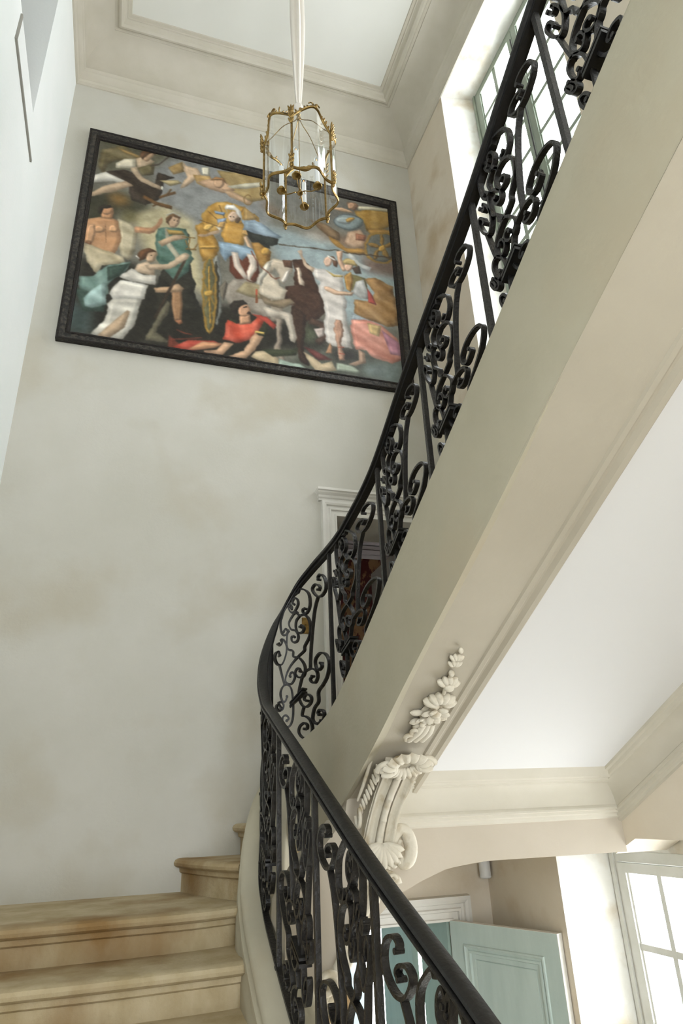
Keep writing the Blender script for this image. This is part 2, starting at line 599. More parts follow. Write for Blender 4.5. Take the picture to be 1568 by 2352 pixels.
# panelled reveal lining and a second leaf folded into the next room
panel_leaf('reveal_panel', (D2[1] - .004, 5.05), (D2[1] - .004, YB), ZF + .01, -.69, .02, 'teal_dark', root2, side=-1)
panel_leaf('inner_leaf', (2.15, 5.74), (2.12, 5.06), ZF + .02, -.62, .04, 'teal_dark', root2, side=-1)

# bedroom seen through the upper doorway
mb = MB()
mb.box(.6, 2.76, 6.6, 6.7, .28, 2.55)
struct(mb.build('wall_bedroom', 'toile'))
mb = MB()
mb.box(.6, 4.4, 6.62, 6.72, 2.55, 2.9)
for d, z in ((.03, 2.55), (.05, 2.60), (.03, 2.66), (.08, 2.72), (.11, 2.78)):
    mb.box(.6, 4.4, 6.62 - d, 6.62, z, z + .045)
mb.box(2.76, 4.4, 6.55, 6.7, .28, 2.55).box(2.78, 2.85, 6.53, 6.56, .28, 2.4).box(2.95, 3.0, 6.53, 6.56, .28, 2.4)
mb.box(.5, .6, 5.05, 6.7, .28, 2.9)
mb.box(4.4, 4.5, 5.05, 5.3, .28, 2.9).box(4.4, 4.5, 6.3, 6.7, .28, 2.9).box(4.4, 4.5, 5.3, 6.3, .28, 1.1).box(4.4, 4.5, 5.3, 6.3, 1.6, 2.9)
mb.box(2.9, 4.5, 4.98, 5.05, .28, 2.9)
struct(mb.build('wall_bedroom_side', 'grey_plaster'))
struct(MB().box(.5, 4.5, 5.05, 6.7, 2.88, 3.0).build('ceiling_bedroom', 'grey_plaster'))
struct(MB().box(.5, 4.5, 5.05, 6.7, .18, .28).build('floor_bedroom', 'floor_wood'))
# room seen through the lower doorway
mb = MB()
mb.box(-.5, 2.72, 8.0, 8.1, ZF, -.2).box(3.5, 4.2, 8.0, 8.1, ZF, -.2).box(2.72, 3.5, 8.0, 8.1, -.62, -.2).box(2.72, 3.5, 8.0, 8.1, ZF, -2.4)
mb.box(-.6, -.5, 5.05, 8.1, ZF, -.2)
mb.box(4.2, 4.3, 5.05, 5.6, ZF, -.2).box(4.2, 4.3, 7.4, 8.1, ZF, -.2).box(4.2, 4.3, 5.6, 7.4, ZF, -2.2).box(4.2, 4.3, 5.6, 7.4, -.55, -.2)
mb.box(2.88, 4.3, 4.98, 5.05, ZF, -.2)
for k in range(6):
    xa = -.3 + k * .5
    for a, b in ((-2.3, -.95), (-.85, -.5)):
        mb.box(xa, xa + .4, 7.98, 8.0, a, b)
        mb.box(xa + .05, xa + .35, 7.965, 7.98, a + .05, b - .05)
mb.box(-.5, 2.72, 7.95, 8.0, -.92, -.88)
struct(mb.build('wall_salon', 'blue_paint'))
struct(MB().box(-.6, 4.3, 5.05, 8.1, -.2, -.1).build('ceiling_salon', 'white_panel'))
struct(MB().box(-.6, 4.3, 5.0, 8.1, ZF - .1, ZF).build('floor_salon', 'floor_wood'))

# ------------------------------------------------------------------ plan path of the hand rail and curb
PTS = [(.80, .2, -1.06, -2.0), (.785, .85, -.735, -1.68), (.764, 1.507, -.41, -1.36), (.725, 1.968, -.18, -1.13), (.707, 2.35, .01, -.94), (.692, 2.8, .235, -.71), (.70, 3.2, .40, -.53), (.72, 3.5, .515, -.41), (.742, 3.7, .673, -.27), (.79, 3.84, .86, 0.0), (.875, 3.92, 1.07, .20), (.975, 3.90, 1.25, .31), (1.06, 3.79, 1.365, .36), (1.11, 3.6, 1.42, .41), (1.12, 3.4, 1.435, .45), (1.12, 3.2, 1.46, .51), (1.12, 2.78, 1.557, .70), (1.12, 2.28, 1.81, .95), (1.12, 1.6, 2.13, 1.28), (1.12, 1.055, 2.44, 1.56), (1.12, .3, 2.82, 1.93), (1.12, -1., 3.48, 2.58)]


def dens(P, n=12):
    P = np.array(P, float)
    out = []
    L_ = len(P)

    def d(a, b):
        return max(np.hypot(*(a - b)[:2]) ** .5, 1e-3)
    for i in range(L_ - 1):
        p0, p1, p2, p3 = P[max(i - 1, 0)], P[i], P[i + 1], P[min(i + 2, L_ - 1)]
        t1 = d(p0, p1) if i > 0 else d(p1, p2)
        t2 = d(p1, p2)
        t3 = d(p2, p3) if i < L_ - 2 else t2
        if i == 0:
            p0 = p1 - (p2 - p1)
        if i == L_ - 2:
            p3 = p2 + (p2 - p1)
        m1 = ((p1 - p0) / t1 - (p2 - p0) / (t1 + t2) + (p2 - p1) / t2) * t2
        m2 = ((p2 - p1) / t2 - (p3 - p1) / (t2 + t3) + (p3 - p2) / t3) * t2
        for k in range(n):
            t = k / n
            out.append((2 * t ** 3 - 3 * t * t + 1) * p1 + (t ** 3 - 2 * t * t + t) * m1 + (-2 * t ** 3 + 3 * t * t) * p2 + (t ** 3 - t * t) * m2)
    out.append(P[-1])
    return np.array(out)


Q = dens(PTS)
S = np.concatenate([[0], np.cumsum(np.hypot(np.diff(Q[:, 0]), np.diff(Q[:, 1])))])
TAN = np.gradient(Q[:, :2], axis=0)
TAN /= np.hypot(TAN[:, 0], TAN[:, 1])[:, None]
NRM = np.stack([-TAN[:, 1], TAN[:, 0]], 1)      # left of travel = stair side


def at(s):
    a = [np.interp(s, S, Q[:, k]) for k in range(4)]
    n = np.array([np.interp(s, S, NRM[:, 0]), np.interp(s, S, NRM[:, 1])])
    n /= np.hypot(*n)
    return a, n


def sweep_path(mb, prof, zcol, s0=0, s1=99, dz=0, mi=0):
    rings = []
    for i in range(0, len(Q)):
        if not (s0 <= S[i] <= s1):
            continue
        x, y = Q[i, :2]
        n = NRM[i]
        z = Q[i, zcol] + dz
        rings.append([(x + n[0] * o, y + n[1] * o, z + h) for o, h in prof])
    mb.loft(rings, mi=mi)


# ------------------------------------------------------------------ staircase
stair = empty('staircase', (.7, 3.9, ZF), 'pale stone staircase winding round the stairwell with plastered underside', 'staircase')
NOSE = [(-.03, -.05), (.012, -.052), (.034, -.048), (.05, -.036), (.054, -.022), (.046, -.008), (.03, -.0005), (-.0, .0015), (-.03, .0015)]
FIL = [(-.01, -.082), (.006, -.080), (.016, -.072), (.018, -.05), (-.01, -.05)]


def step(poly, front, z, drop=.19, thick=None):
    """poly: plan of the riser block; front: polyline of its front edge, walking so that outward is on the right"""
    mb = MB()
    fr = catmull(front, 5)
    mb.prism([tuple(p) for p in fr] + poly[len(front):], z - (thick or .6), z)
    for prof_ in (NOSE, FIL):
        rings = []
        for i, p in enumerate(fr):
            d = fr[min(i + 1, len(fr) - 1)] - fr[max(i - 1, 0)]
            d = d / np.hypot(*d)
            out = np.array([d[1], -d[0]])
            wob = .004 * math.sin(p[0] * 9 + z * 20)
            rings.append([(p[0] + out[0] * (o + wob), p[1] + out[1] * (o + wob), z + h + .0) for o, h in prof_])
        mb.loft(rings)
    return mb.build('step', 'stone', stair, smooth=True, angle=35)


fA = [(-.92, 3.66), (-.3, 3.66), (.3, 3.685), (.5, 3.715), (.66, 3.76)]
step(fA + [(.74, 4.05), (1.3, 4.05), (1.3, 4.6), (-.92, 4.6)], fA, -.41)
for k in range(15):
    y = 3.31 - .33 * k
    z = -.575 - .165 * k
    f = [(-.92, y), (-.1, y + .008), (.45, y + .03), (.67 + .012 * k, y + .07)]
    step(f + [(.67 + .012 * k, y + .6), (-.92, y + .6)], f, z)
fC = [(.44, 4.6), (.52, 4.3), (.63, 4.0), (.7, 3.88)]
step(fC + [(.76, 4.05), (1.3, 4.05), (1.3, 4.6)], fC, -.232)
fD = [(.79, 4.6), (.79, 4.3), (.79, 4.0)]
step(fD + [(1.3, 4.0), (1.3, 4.6)], fD, -.058)
fE = [(1.12, 4.6), (1.02, 4.3), (.97, 4.02)]
step(fE + [(1.3, 4.0), (1.3, 4.6)], fE, .11)
fF = [(1.38, 4.6), (1.25, 4.3), (1.14, 3.95)]
step(fF + [(1.2, 3.7), (1.2, 3.14), (2.48, 3.14), (2.48, 4.6)], fF, .28, thick=.3)
for k in range(13):
    y = 3.12 - .34 * k
    z = .45 + .17 * k
    f = [(2.48, y), (1.18, y)]
    step([(2.48, y), (1.18, y), (1.18, y - .37), (2.48, y - .37)], f, z, thick=.168)

# closed string / curb under the railing
CURB = [(-.118, -.51), (-.12, -.50), (-.12, -.035), (-.113, -.014), (-.098, -.003), (-.08, 0), (.07, 0), (.09, -.006), (.1, -.02), (.1, -.034), (.09, -.042), (.096, -.056), (.11, -.07), (.112, -.09), (.103, -.10), (.108, -.125), (.118, -.15), (.12, -.18), (.12, -.40)]
mb = MB()
sweep_path(mb, CURB, 3)
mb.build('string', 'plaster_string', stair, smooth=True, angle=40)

# underside of the upper flight
SL = .485


def zsof(y):
    return .58 - SL * (y - 2.02)


mb = MB()
YE = -1.6
secL = [(1.0, 0), (1.262, 0), (1.268, -.008), (1.285, -.010), (1.295, -.003), (1.305, -.002), (1.318, -.016), (1.338, -.018), (1.35, -.006), (1.356, .006), (1.362, .022), (1.372, .03)]
ys = [3.13, YE]
mb.loft([[(x, y, zsof(y) + d) for x, d in secL] for y in ys], closed_ring=False, caps=False)
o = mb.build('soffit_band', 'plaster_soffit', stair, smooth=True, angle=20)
mb = MB()
rings = []
for y in (3.02, YE):
    rings.append([(1.37, y, zsof(y) + .03), (2.335, y, zsof(y) + .03), (2.335, y, zsof(y) + .045), (1.37, y, zsof(y) + .045)])
mb.loft(rings)
mb.build('soffit_panel', 'white_panel', stair)
mb = MB()
secR = [(2.325, .032), (2.33, .018), (2.345, .014), (2.352, .0), (2.362, -.004)]
for k in range(7):
    t = k / 6 * PI / 2
    secR.append((2.365 + .075 * math.sin(t), -.008 - .09 * (1 - math.cos(t))))
secR += [(2.436, -.104), (2.436, -.114), (2.448, -.118), (2.45, -.132), (2.462, -.138), (2.466, -.15), (2.48, -.156)]
mb.loft([[(x, y, zsof(y) + d) for x, d in secR] for y in ys], closed_ring=False, caps=False)
mb.build('soffit_cornice', 'moulding', stair, smooth=True, angle=20)
mb = MB()
secE = [(2.98, .15), (3.0, .10), (3.008, .094), (3.02, .092), (3.026, .082), (3.034, .08)]
for k in range(7):
    t = k / 6 * PI / 2
    secE.append((3.036 + .06 * math.sin(t), .074 - .105 * (1 - math.cos(t))))
secE += [(3.092, -.036), (3.088, -.044), (3.088, -.052), (3.10, -.056), (3.102, -.068), (3.114, -.074), (3.118, -.088), (3.131, -.096)]
mb.loft([[(x, y, z) for y, z in secE] for x in (1.18, 2.48)], closed_ring=False, caps=False)
mb.build('soffit_cornice', 'moulding', stair, smooth=True, angle=20)

# arch wall carrying the landing
arch = [(2.48, -.25), (1.70, -.247), (1.58, -.256), (1.48, -.268), (1.348, -.31), (1.238, -.355), (1.144, -.425), (1.08, -.50), (1.0, -.60), (.92, -.72), (.86, -.86), (.83, -1.05), (.83, -1.4), (.72, -1.4), (.73, -.36), (.80, -.25), (.84, -.19), (.91, -.14), (1.005, -.04), (1.03, .10), (1.2, .2), (2.48, .2)]
mb = MB()
n = len(arch)
mb.add([(x, 3.13, z) for x, z in arch] + [(x, 3.40, z) for x, z in arch], [tuple(range(n)), tuple(range(n, 2 * n))[::-1]] + [(i, (i + 1) % n, n + (i + 1) % n, n + i) for i in range(n)])
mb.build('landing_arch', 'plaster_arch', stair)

# ------------------------------------------------------------------ carved console at the foot of the soffit


def frame_from(n):
    n = Vector(n).normalized()
    a = n.orthogonal().normalized()
    return a, n.cross(a), n


console = empty('carved_console', (1.15, 3.05, -.4), 'pale carved stone console with shell and flower drop under the upper flight', 'carved ornament')
sof_n = Vector((0, -SL, -1)).normalized()          # soffit normal, pointing down
sl_d = Vector((0, -1, SL)).normalized()            # up the slope toward the viewer
xax = Vector((1, 0, 0))


def sp(x, y, o=0.0):
    p = Vector((x, y, zsof(y))) + sof_n * o
    return p


def petal(mb, c, dirv, nrm, L, W, T):
    d = Vector(dirv).normalized()
    n = Vector(nrm).normalized()
    s_ = d.cross(n).normalized()
    mb.ell(Vector(c) + d * L * .5, (L * .5, W * .5, T), (d, s_, n), 8, 6)


def flower(name, c, r, petals=6, tilt=.5, seed=0):
    rnd = random.Random(seed)
    mb = MB()
    mb.ell(c, (r * .5, r * .5, r * .55), frame_from(sof_n), 10, 7)
    for k in range(petals):
        t = 2 * PI * k / petals + rnd.random() * .5
        d = (xax * math.cos(t) + sl_d * math.sin(t)) + sof_n * tilt * (rnd.random())
        petal(mb, Vector(c) + d * r * .2, d, sof_n - d * .4, r * .95, r * .75, r * .16)
    mb.build(name, 'carved_stone', console, smooth=True, angle=60)


# bell-flower drop rising up the soffit band
mb = MB()
mb.ell(sp(1.150, 2.15, .015), (.010, .010, .012))
for y, x in ((2.19, 1.152), (2.22, 1.158)):
    for t in (-.9, -.35, .2, .8):
        petal(mb, sp(x, y + .015, .012), sl_d * math.cos(t) + xax * math.sin(t), sof_n, .038, .018, .012)
mb.build('bell_flower', 'carved_stone', console, smooth=True, angle=60)
mb = MB()
mb.ell(sp(1.165, 2.27, .015), (.012, .012, .014))
for t in (-1.2, -.6, 0, .6, 1.2):
    petal(mb, sp(1.172, 2.33, .018), sl_d * math.cos(t) + xax * math.sin(t), sof_n, .052, .028, .018)
mb.ell(sp(1.175, 2.33, .03), (.022, .02, .018))
mb.build('bell_flower', 'carved_stone', console, smooth=True, angle=60)
mb = MB()
for t in (-1.3, -.8, -.3, .25, .8, 1.3):
    petal(mb, sp(1.180, 2.44, .02), sl_d * math.cos(t) + xax * math.sin(t), sof_n + sl_d * .3, .075, .038, .026)
mb.tube([sp(1.178, 2.38, .02), sp(1.17, 2.34, .018), sp(1.168, 2.28, .014)], .008)
mb.build('bell_flower', 'carved_stone', console, smooth=True, angle=60)
flower('rose', sp(1.178, 2.475, .03), .052, 8, .7, 3)
flower('rose', sp(1.155, 2.53, .022), .035, 6, .6, 5)
flower('rose', sp(1.205, 2.52, .02), .030, 5, .6, 6)
flower('rose', sp(1.182, 2.545, .02), .028, 5, .5, 7)
mb = MB()
for dx, dy, L in ((-.05, .0, .07), (.055, .02, .06), (-.03, .05, .06), (.05, -.05, .05), (.02, .06, .07), (-.06, .04, .05)):
    petal(mb, sp(1.178 + dx * .5, 2.5 + dy, .015), xax * dx + sl_d * (-dy), sof_n, L, .03, .012)
mb.ell(sp(1.178, 2.5, .008), (.05, .06, .014), (xax, sl_d, sof_n), 12, 6)
mb.build('leaf_cluster', 'carved_stone', console, smooth=True, angle=60)
# scrolled stems between roses and shell
mb = MB()
for o_, sgn in ((-.03, -1), (.0, 1), (.03, 1)):
    pts = [sp(1.185 + o_ * .6, 2.56, .02), sp(1.18 + o_ * .8, 2.60, .03), sp(1.165 + o_, 2.66, .025)]
    mb.tube(catmull(pts, 5), .014)
for c, r in (((1.145, 2.60), .024), ((1.135, 2.635), .03)):
    pts = []
    for k in range(16):
        t = k / 15 * 4.6
        rr = r * (1 - t / 6)
        pts.append(sp(c[0] + rr * math.cos(t + 1), c[1] + rr * math.sin(t + 1), .022 + .01 * k / 15))
    mb.tube(pts, [.011 - .004 * k / 15 for k in range(16)])
mb.build('scroll_stem', 'carved_stone', console, smooth=True, angle=60)
# shell: a ribbed fan opening toward the viewer
mb = MB()
c = sp(1.168, 2.80, .045)
SU = Vector((.97, -.2, .1)).normalized()
SV = (sl_d * .8 + Vector((.12, 0, .35))).normalized()
SV = (SV - SU * SV.dot(SU)).normalized()
SN = SU.cross(SV)
if SN.y > 0:
    SN = -SN
vs = []
fs = []
NU, NV = 72, 12
for i in range(NU + 1):
    t = PI * (-.10) + PI * 1.2 * i / NU
    rib = abs(math.sin(i / NU * PI * 9))
    for j in range(NV + 1):
        r = j / NV
        rad = .014 + .092 * r * (1 + .07 * rib)
        lift = .045 * math.sin(r * PI * .8) + .020 * rib * r - .004
        vs.append(c + SU * (math.cos(t) * rad) + SV * (math.sin(t) * rad * .78) + SN * lift)
for i in range(NU):
    for j in range(NV):
        fs.append((i * (NV + 1) + j, (i + 1) * (NV + 1) + j, (i + 1) * (NV + 1) + j + 1, i * (NV + 1) + j + 1))
mb.ell(c + SV * .0 - SN * .02, (.06, .028, .03), (SU, SV, SN), 14, 9)
mb.add(vs, fs)
mb.build('shell', 'carved_stone', console, smooth=True, angle=70)
mb = MB()
for sgn in (-1, 1):
    for rr0, o0 in ((.052, .03), (.035, .045)):
        pts = []
        for k in range(20):
            t = k / 19 * 5.2
            rr = rr0 * (1 - t / 6.2)
            pts.append(c + SU * (sgn * (.072 + rr * math.cos(t))) + SV * (.004 + rr * math.sin(t)) + SN * (.012 + o0 * .3 + .016 * k / 19))
        mb.tube(pts, [.013 - .006 * k / 19 for k in range(20)])
for k in range(6):
    t = -.9 + k * .36
    petal(mb, c + SU * (math.sin(t) * .03) + SN * .02, -SV * math.cos(t) + SU * math.sin(t), SN, .06, .032, .018)
mb.build('shell_volute', 'carved_stone', console, smooth=True, angle=70)

# fluted bracket curving from the soffit down the pier
spine = [(1.165, 2.80, .17), (1.155, 2.87, .10), (1.14, 2.93, .03), (1.125, 2.975, -.05), (1.112, 3.0, -.13), (1.105, 3.0, -.17)]
spine = catmull(spine, 6)
nor = []
prof_f = []
W2 = .074


def flute(o):
    """relief across the bracket, o in -1..1"""
    a = abs(o)
    if a > .93:
        return .0
    if a > .80:
        return .018
    if a > .30:
        return .004 + .013 * abs((a - .55) / .25) ** 1.6
    return .004 + .02 * math.sqrt(max(0, 1 - (o / .24) ** 2)) if a < .24 else .0


mb = MB()
rings = []
for i, p in enumerate(spine):
    d = Vector(spine[min(i + 1, len(spine) - 1)]) - Vector(spine[max(i - 1, 0)])
    d.normalize()
    nn = Vector((-.25, -1, -.15))
    nn = (nn - d * nn.dot(d)).normalized()
    sd = d.cross(nn).normalized()
    if sd.x < 0:
        sd = -sd
    bead = .009 * (1 if (i % 7) in (3,) else 0)
    wd = W2 * (1.0 - .12 * math.sin(i / (len(spine) - 1) * PI))
    ring = []
    for k in range(41):
        o_ = -1 + 2 * k / 40
        ring.append(Vector(p) + sd * (o_ * wd) + nn * (.02 + flute(o_) + (bead if abs(o_) < .2 else 0)))
    ring.append(Vector(p) + sd * wd - nn * .17)
    ring.append(Vector(p) - sd * wd - nn * .17)
    rings.append(ring)
mb.loft(rings)
mb.build('fluted_bracket', 'carved_stone', console, smooth=True, angle=50)
# side leaf and volute on the left cheek
mb = MB()
for (x, y, z, r) in ((1.02, 2.99, -.03, .05), (1.065, 2.86, .13, .03)):
    pts = []
    for k in range(26):
        t = k / 25 * 8.2
        rr = r * (1 - t / 9.5)
        pts.append((x + .01 * k / 25, y + rr * math.cos(t) * .6, z - rr * math.sin(t)))
    mb.tube(pts, [.010 - .004 * k / 25 for k in range(26)])
pts = [(1.045, 2.78, .24), (1.04, 2.86, .17), (1.03, 2.93, .09), (1.02, 2.985, .03)]
mb.tube(catmull(pts, 5), [.005 + .003 * math.sin(k / 15 * PI) for k in range(16)])
for k in range(9):
    t = k / 8
    petal(mb, (1.06 - .03 * t, 2.84 + .14 * t, .17 - .15 * t), (.2, -.3 + t * .6, -.7), (-1, -.3, -.3), .05, .022, .007)
mb.build('side_leaf', 'carved_stone', console, smooth=True, angle=60)
# capital: leaves, mask-like scrolls and the hooked volute on its right
mb = MB()
cc = Vector((1.11, 2.985, -.19))
for k in range(9):
    t = -1.25 + 2.5 * k / 8
    d = Vector((math.sin(t), -.18 * math.cos(t), -math.cos(t) * .9))
    petal(mb, cc + Vector((0, -.03, .05)), d, (0, -1, .25), .105, .034, .02)
for k in range(5):
    t = -1.0 + 2.0 * k / 4
    petal(mb, cc + Vector((.0, -.012, -.05)), Vector((math.sin(t), -.1, -math.cos(t))), (0, -1, .1), .10, .04, .024)
mb.ell(cc + Vector((0, .03, -.06)), (.055, .05, .10))
for sgn, cx_, cz_, r in ((-1, -.055, -.035, .026), (1, .045, -.03, .022), (1, .03, -.085, .02), (-1, -.03, -.10, .02)):
    pts = []
    for k in range(18):
        t = k / 17 * 5.5
        rr = r * (1 - t / 7)
        pts.append(cc + Vector((cx_ + sgn * rr * math.cos(t), -.045 - .006 * k / 17, cz_ + rr * math.sin(t))))
    mb.tube(pts, .008)
mb.build('capital', 'carved_stone', console, smooth=True, angle=60)
mb = MB()
pts = [(1.165, 3.0, -.20), (1.175, 2.985, -.13), (1.20, 2.98, -.095), (1.228, 2.98, -.10), (1.248, 2.98, -.135), (1.25, 2.98, -.18), (1.235, 2.98, -.215), (1.21, 2.985, -.225), (1.20, 2.99, -.20)]
mb.tube(catmull(pts, 4), [.018 + .012 * math.sin(k / 32 * PI) for k in range(33)], 10)
pts = [(1.175, 3.0, -.23), (1.19, 2.99, -.17), (1.205, 2.985, -.13)]
mb.tube(catmull(pts, 4), .014)
mb.build('hooked_volute', 'carved_stone', console, smooth=True, angle=60)
# tapering tail below the capital, then the lower volute under the arch springing
mb = MB()
for o_, w_ in ((-.034, .016), (0, .018), (.034, .016)):
    pts = [(1.10 + o_, 3.03, -.27), (1.065 + o_ * .9, 3.05, -.38), (1.01 + o_ * .8, 3.08, -.50), (.95 + o_ * .7, 3.09, -.60), (.90 + o_ * .5, 3.09, -.70)]
    mb.tube(catmull(pts, 6), w_)
mb.build('console_tail', 'carved_stone', console, smooth=True, angle=60)
mb = MB()
for (x, z, r, sg) in ((.885, -.64, .05, 1), (.83, -.75, .045, -1)):
    pts = []
    for k in range(26):
        t = k / 25 * 7.6
        rr = r * (1 - t / 9)
        pts.append((x + sg * rr * math.cos(t), 3.06 - .02 * k / 25, z + rr * math.sin(t)))
    mb.tube(pts, [.016 - .006 * k / 25 for k in range(26)])
mb.build('lower_volute', 'carved_stone', console, smooth=True, angle=60)

# ------------------------------------------------------------------ wrought iron railing
rail = empty('stair_railing', (.70, 3.2, -.53), 'black wrought iron stair railing with scrollwork panels rising along the curved stair', 'railing')
HR = [(-.029, -.008), (-.032, -.002), (-.031, .004), (-.021, .006), (-.021, .010), (-.026, .013), (-.022, .020), (-.010, .025), (.010, .025), (.022, .020), (.026, .013), (.021, .010), (.021, .006), (.031, .004), (.032, -.002), (.029, -.008), (.017, -.011), (.016, -.024), (-.016, -.024), (-.017, -.011)]
mb = MB()
sweep_path(mb, HR, 2)
mb.build('handrail', 'iron_rail', rail, smooth=True, angle=22)
mb = MB()
sweep_path(mb, [(-.014, .004), (.014, .004), (.014, .018), (-.014, .018)], 3)
mb.build('bottom_rail', 'iron', rail)
POST = [.30, .80, 1.30, 1.813, 2.33, 2.90, 3.715, 4.234, 5.068, 5.654, 6.214, 6.74, 7.27, 7.80]
for s in POST:
    (x, y, zt, zb), n = at(s)
    t = np.array([n[1], -n[0]])
    mb = MB()
    h = .010
    ring = lambda z: [(x + n[0] * h * a + t[0] * h * b, y + n[1] * h * a + t[1] * h * b, z) for a, b in ((-1, -1), (1, -1), (1, 1), (-1, 1))]
    mb.loft([ring(zb), ring(zt - .01)])
    mb.box(x - .016, x + .016, y - .016, y + .016, zb, zb + .012)
    mb.build('post', 'iron', rail)

MOTIF = {"A3":[[0.731,0.886],[0.716,0.908],[0.769,0.908],[0.857,0.869],[0.902,0.816],[0.876,0.779],[0.784,0.771],[0.689,0.795],[0.617,0.842],[0.598,0.876],[0.648,0.881],[0.72,0.856],[0.754,0.829],[0.72,0.826]],"Astem":[[0.705,0.787],[0.636,0.734],[0.583,0.627],[0.545,0.496],[0.533,0.407]],"Aarch":[[0.473,0.239],[0.438,0.253],[0.435,0.272],[0.48,0.275],[0.537,0.245],[0.53,0.215],[0.465,0.206],[0.408,0.229],[0.37,0.273],[0.358,0.318],[0.385,0.368],[0.435,0.412],[0.541,0.406],[0.632,0.37],[0.659,0.331],[0.617,0.307],[0.56,0.322],[0.53,0.348],[0.568,0.355]],"Afoot":[[0.427,0.218],[0.4,0.175],[0.454,0.154],[0.514,0.121],[0.545,0.078],[0.537,0.047],[0.48,0.032],[0.404,0.047],[0.355,0.089],[0.366,0.12],[0.423,0.124],[0.469,0.104],[0.465,0.084],[0.435,0.088]],"B":[[0.735,0.387],[0.75,0.364],[0.682,0.359],[0.629,0.393],[0.625,0.436],[0.712,0.448],[0.819,0.423],[0.899,0.379],[0.918,0.335],[0.864,0.286],[0.765,0.26],[0.667,0.243],[0.663,0.19],[0.594,0.173],[0.564,0.147],[0.556,0.115],[0.594,0.087],[0.651,0.072],[0.712,0.076]],"B2":[[0.678,0.115],[0.648,0.131],[0.682,0.14],[0.754,0.119],[0.773,0.093],[0.735,0.071],[0.651,0.072]],"C":[[0.473,0.796],[0.435,0.809],[0.435,0.79],[0.48,0.762],[0.533,0.772],[0.552,0.81],[0.526,0.874],[0.438,0.94],[0.351,0.985],[0.26,1.007],[0.187,1.001],[0.149,0.956],[0.153,0.883],[0.18,0.824],[0.218,0.793],[0.229,0.808],[0.206,0.84],[0.187,0.842]],"D":[[0.309,0.921],[0.29,0.946],[0.313,0.956],[0.355,0.921],[0.366,0.882],[0.339,0.867],[0.301,0.869],[0.26,0.914],[0.241,0.964],[0.256,0.972],[0.286,0.923],[0.279,0.914]],"E":[[0.309,0.863],[0.381,0.797],[0.339,0.787],[0.332,0.744],[0.362,0.694],[0.419,0.67],[0.446,0.685],[0.415,0.717],[0.393,0.715]],"E2":[[0.347,0.838],[0.381,0.796],[0.45,0.768],[0.518,0.717],[0.549,0.654],[0.53,0.602],[0.454,0.57],[0.442,0.544],[0.339,0.546],[0.267,0.547],[0.218,0.53],[0.202,0.496],[0.237,0.45],[0.279,0.425],[0.313,0.441],[0.298,0.479],[0.263,0.5],[0.256,0.486]],"F":[[0.317,0.855],[0.248,0.846],[0.271,0.782],[0.32,0.736],[0.362,0.679],[0.351,0.65],[0.309,0.665],[0.279,0.7],[0.279,0.724],[0.309,0.703]],"F2":[[0.241,0.795],[0.225,0.78],[0.221,0.718],[0.241,0.67],[0.294,0.62],[0.298,0.58],[0.374,0.528],[0.438,0.465],[0.454,0.424],[0.427,0.396],[0.362,0.414],[0.32,0.459],[0.332,0.478],[0.37,0.466],[0.385,0.441]],"G3":[[0.119,0.826],[0.142,0.79],[0.164,0.788],[0.149,0.824],[0.191,0.774],[0.218,0.705],[0.206,0.659],[0.164,0.64],[0.107,0.698],[0.069,0.78],[0.088,0.798],[0.123,0.765],[0.134,0.728]],"Gstem":[[0.134,0.662],[0.168,0.549],[0.195,0.469]],"Garch":[[0.218,0.384],[0.202,0.368],[0.168,0.392],[0.145,0.459],[0.161,0.484],[0.199,0.474],[0.237,0.442],[0.271,0.392],[0.286,0.323],[0.29,0.269],[0.282,0.208],[0.252,0.183],[0.206,0.201],[0.172,0.252],[0.168,0.289],[0.206,0.275],[0.237,0.236],[0.214,0.236]],"Gsmall":[[0.149,0.366],[0.13,0.403],[0.104,0.43],[0.096,0.418],[0.13,0.365],[0.168,0.342],[0.18,0.36],[0.157,0.398],[0.13,0.419]]}
SUB = {'A3': 'stem_scroll', 'B': 'side_scroll', 'G3': 'left_scroll', 'C': 'crown_scroll', 'E2': 'lyre_scroll', 'F2': 'lyre_scroll'}


def ribbon(mb, pts, s0, s1, ends=(True, True), th=.0050, dp=.0105, straight=False):
    P = catmull([(a, b) for a, b in pts], 5 if not straight else 3)
    C3 = []
    for (u, v) in P:
        s = s0 + u * (s1 - s0)
        (x, y, zt, zb), n = at(s)
        C3.append((Vector((x, y, zb + v * (zt - zb) - (.02 if v > .97 else 0))), Vector((n[0], n[1], 0))))
    rings = []
    for i, (p, n) in enumerate(C3):
        d = C3[min(i + 1, len(C3) - 1)][0] - C3[max(i - 1, 0)][0]
        if d.length < 1e-7:
            continue
        d.normalize()
        q = n.cross(d)
        q.normalize()
        rings.append([p + q * th + n * dp, p + q * th - n * dp, p - q * th - n * dp, p - q * th + n * dp])
    mb.loft(rings)
    for e, flag in ((0, ends[0]), (-1, ends[1])):
        if flag:
            p, n = C3[e]
            a = n.orthogonal().normalized()
            b = n.cross(a)
            r = .008
            mb.loft([[p + n * o + (a * math.cos(2 * PI * k / 8) + b * math.sin(2 * PI * k / 8)) * r for k in range(8)] for o in (-.014, .014)])


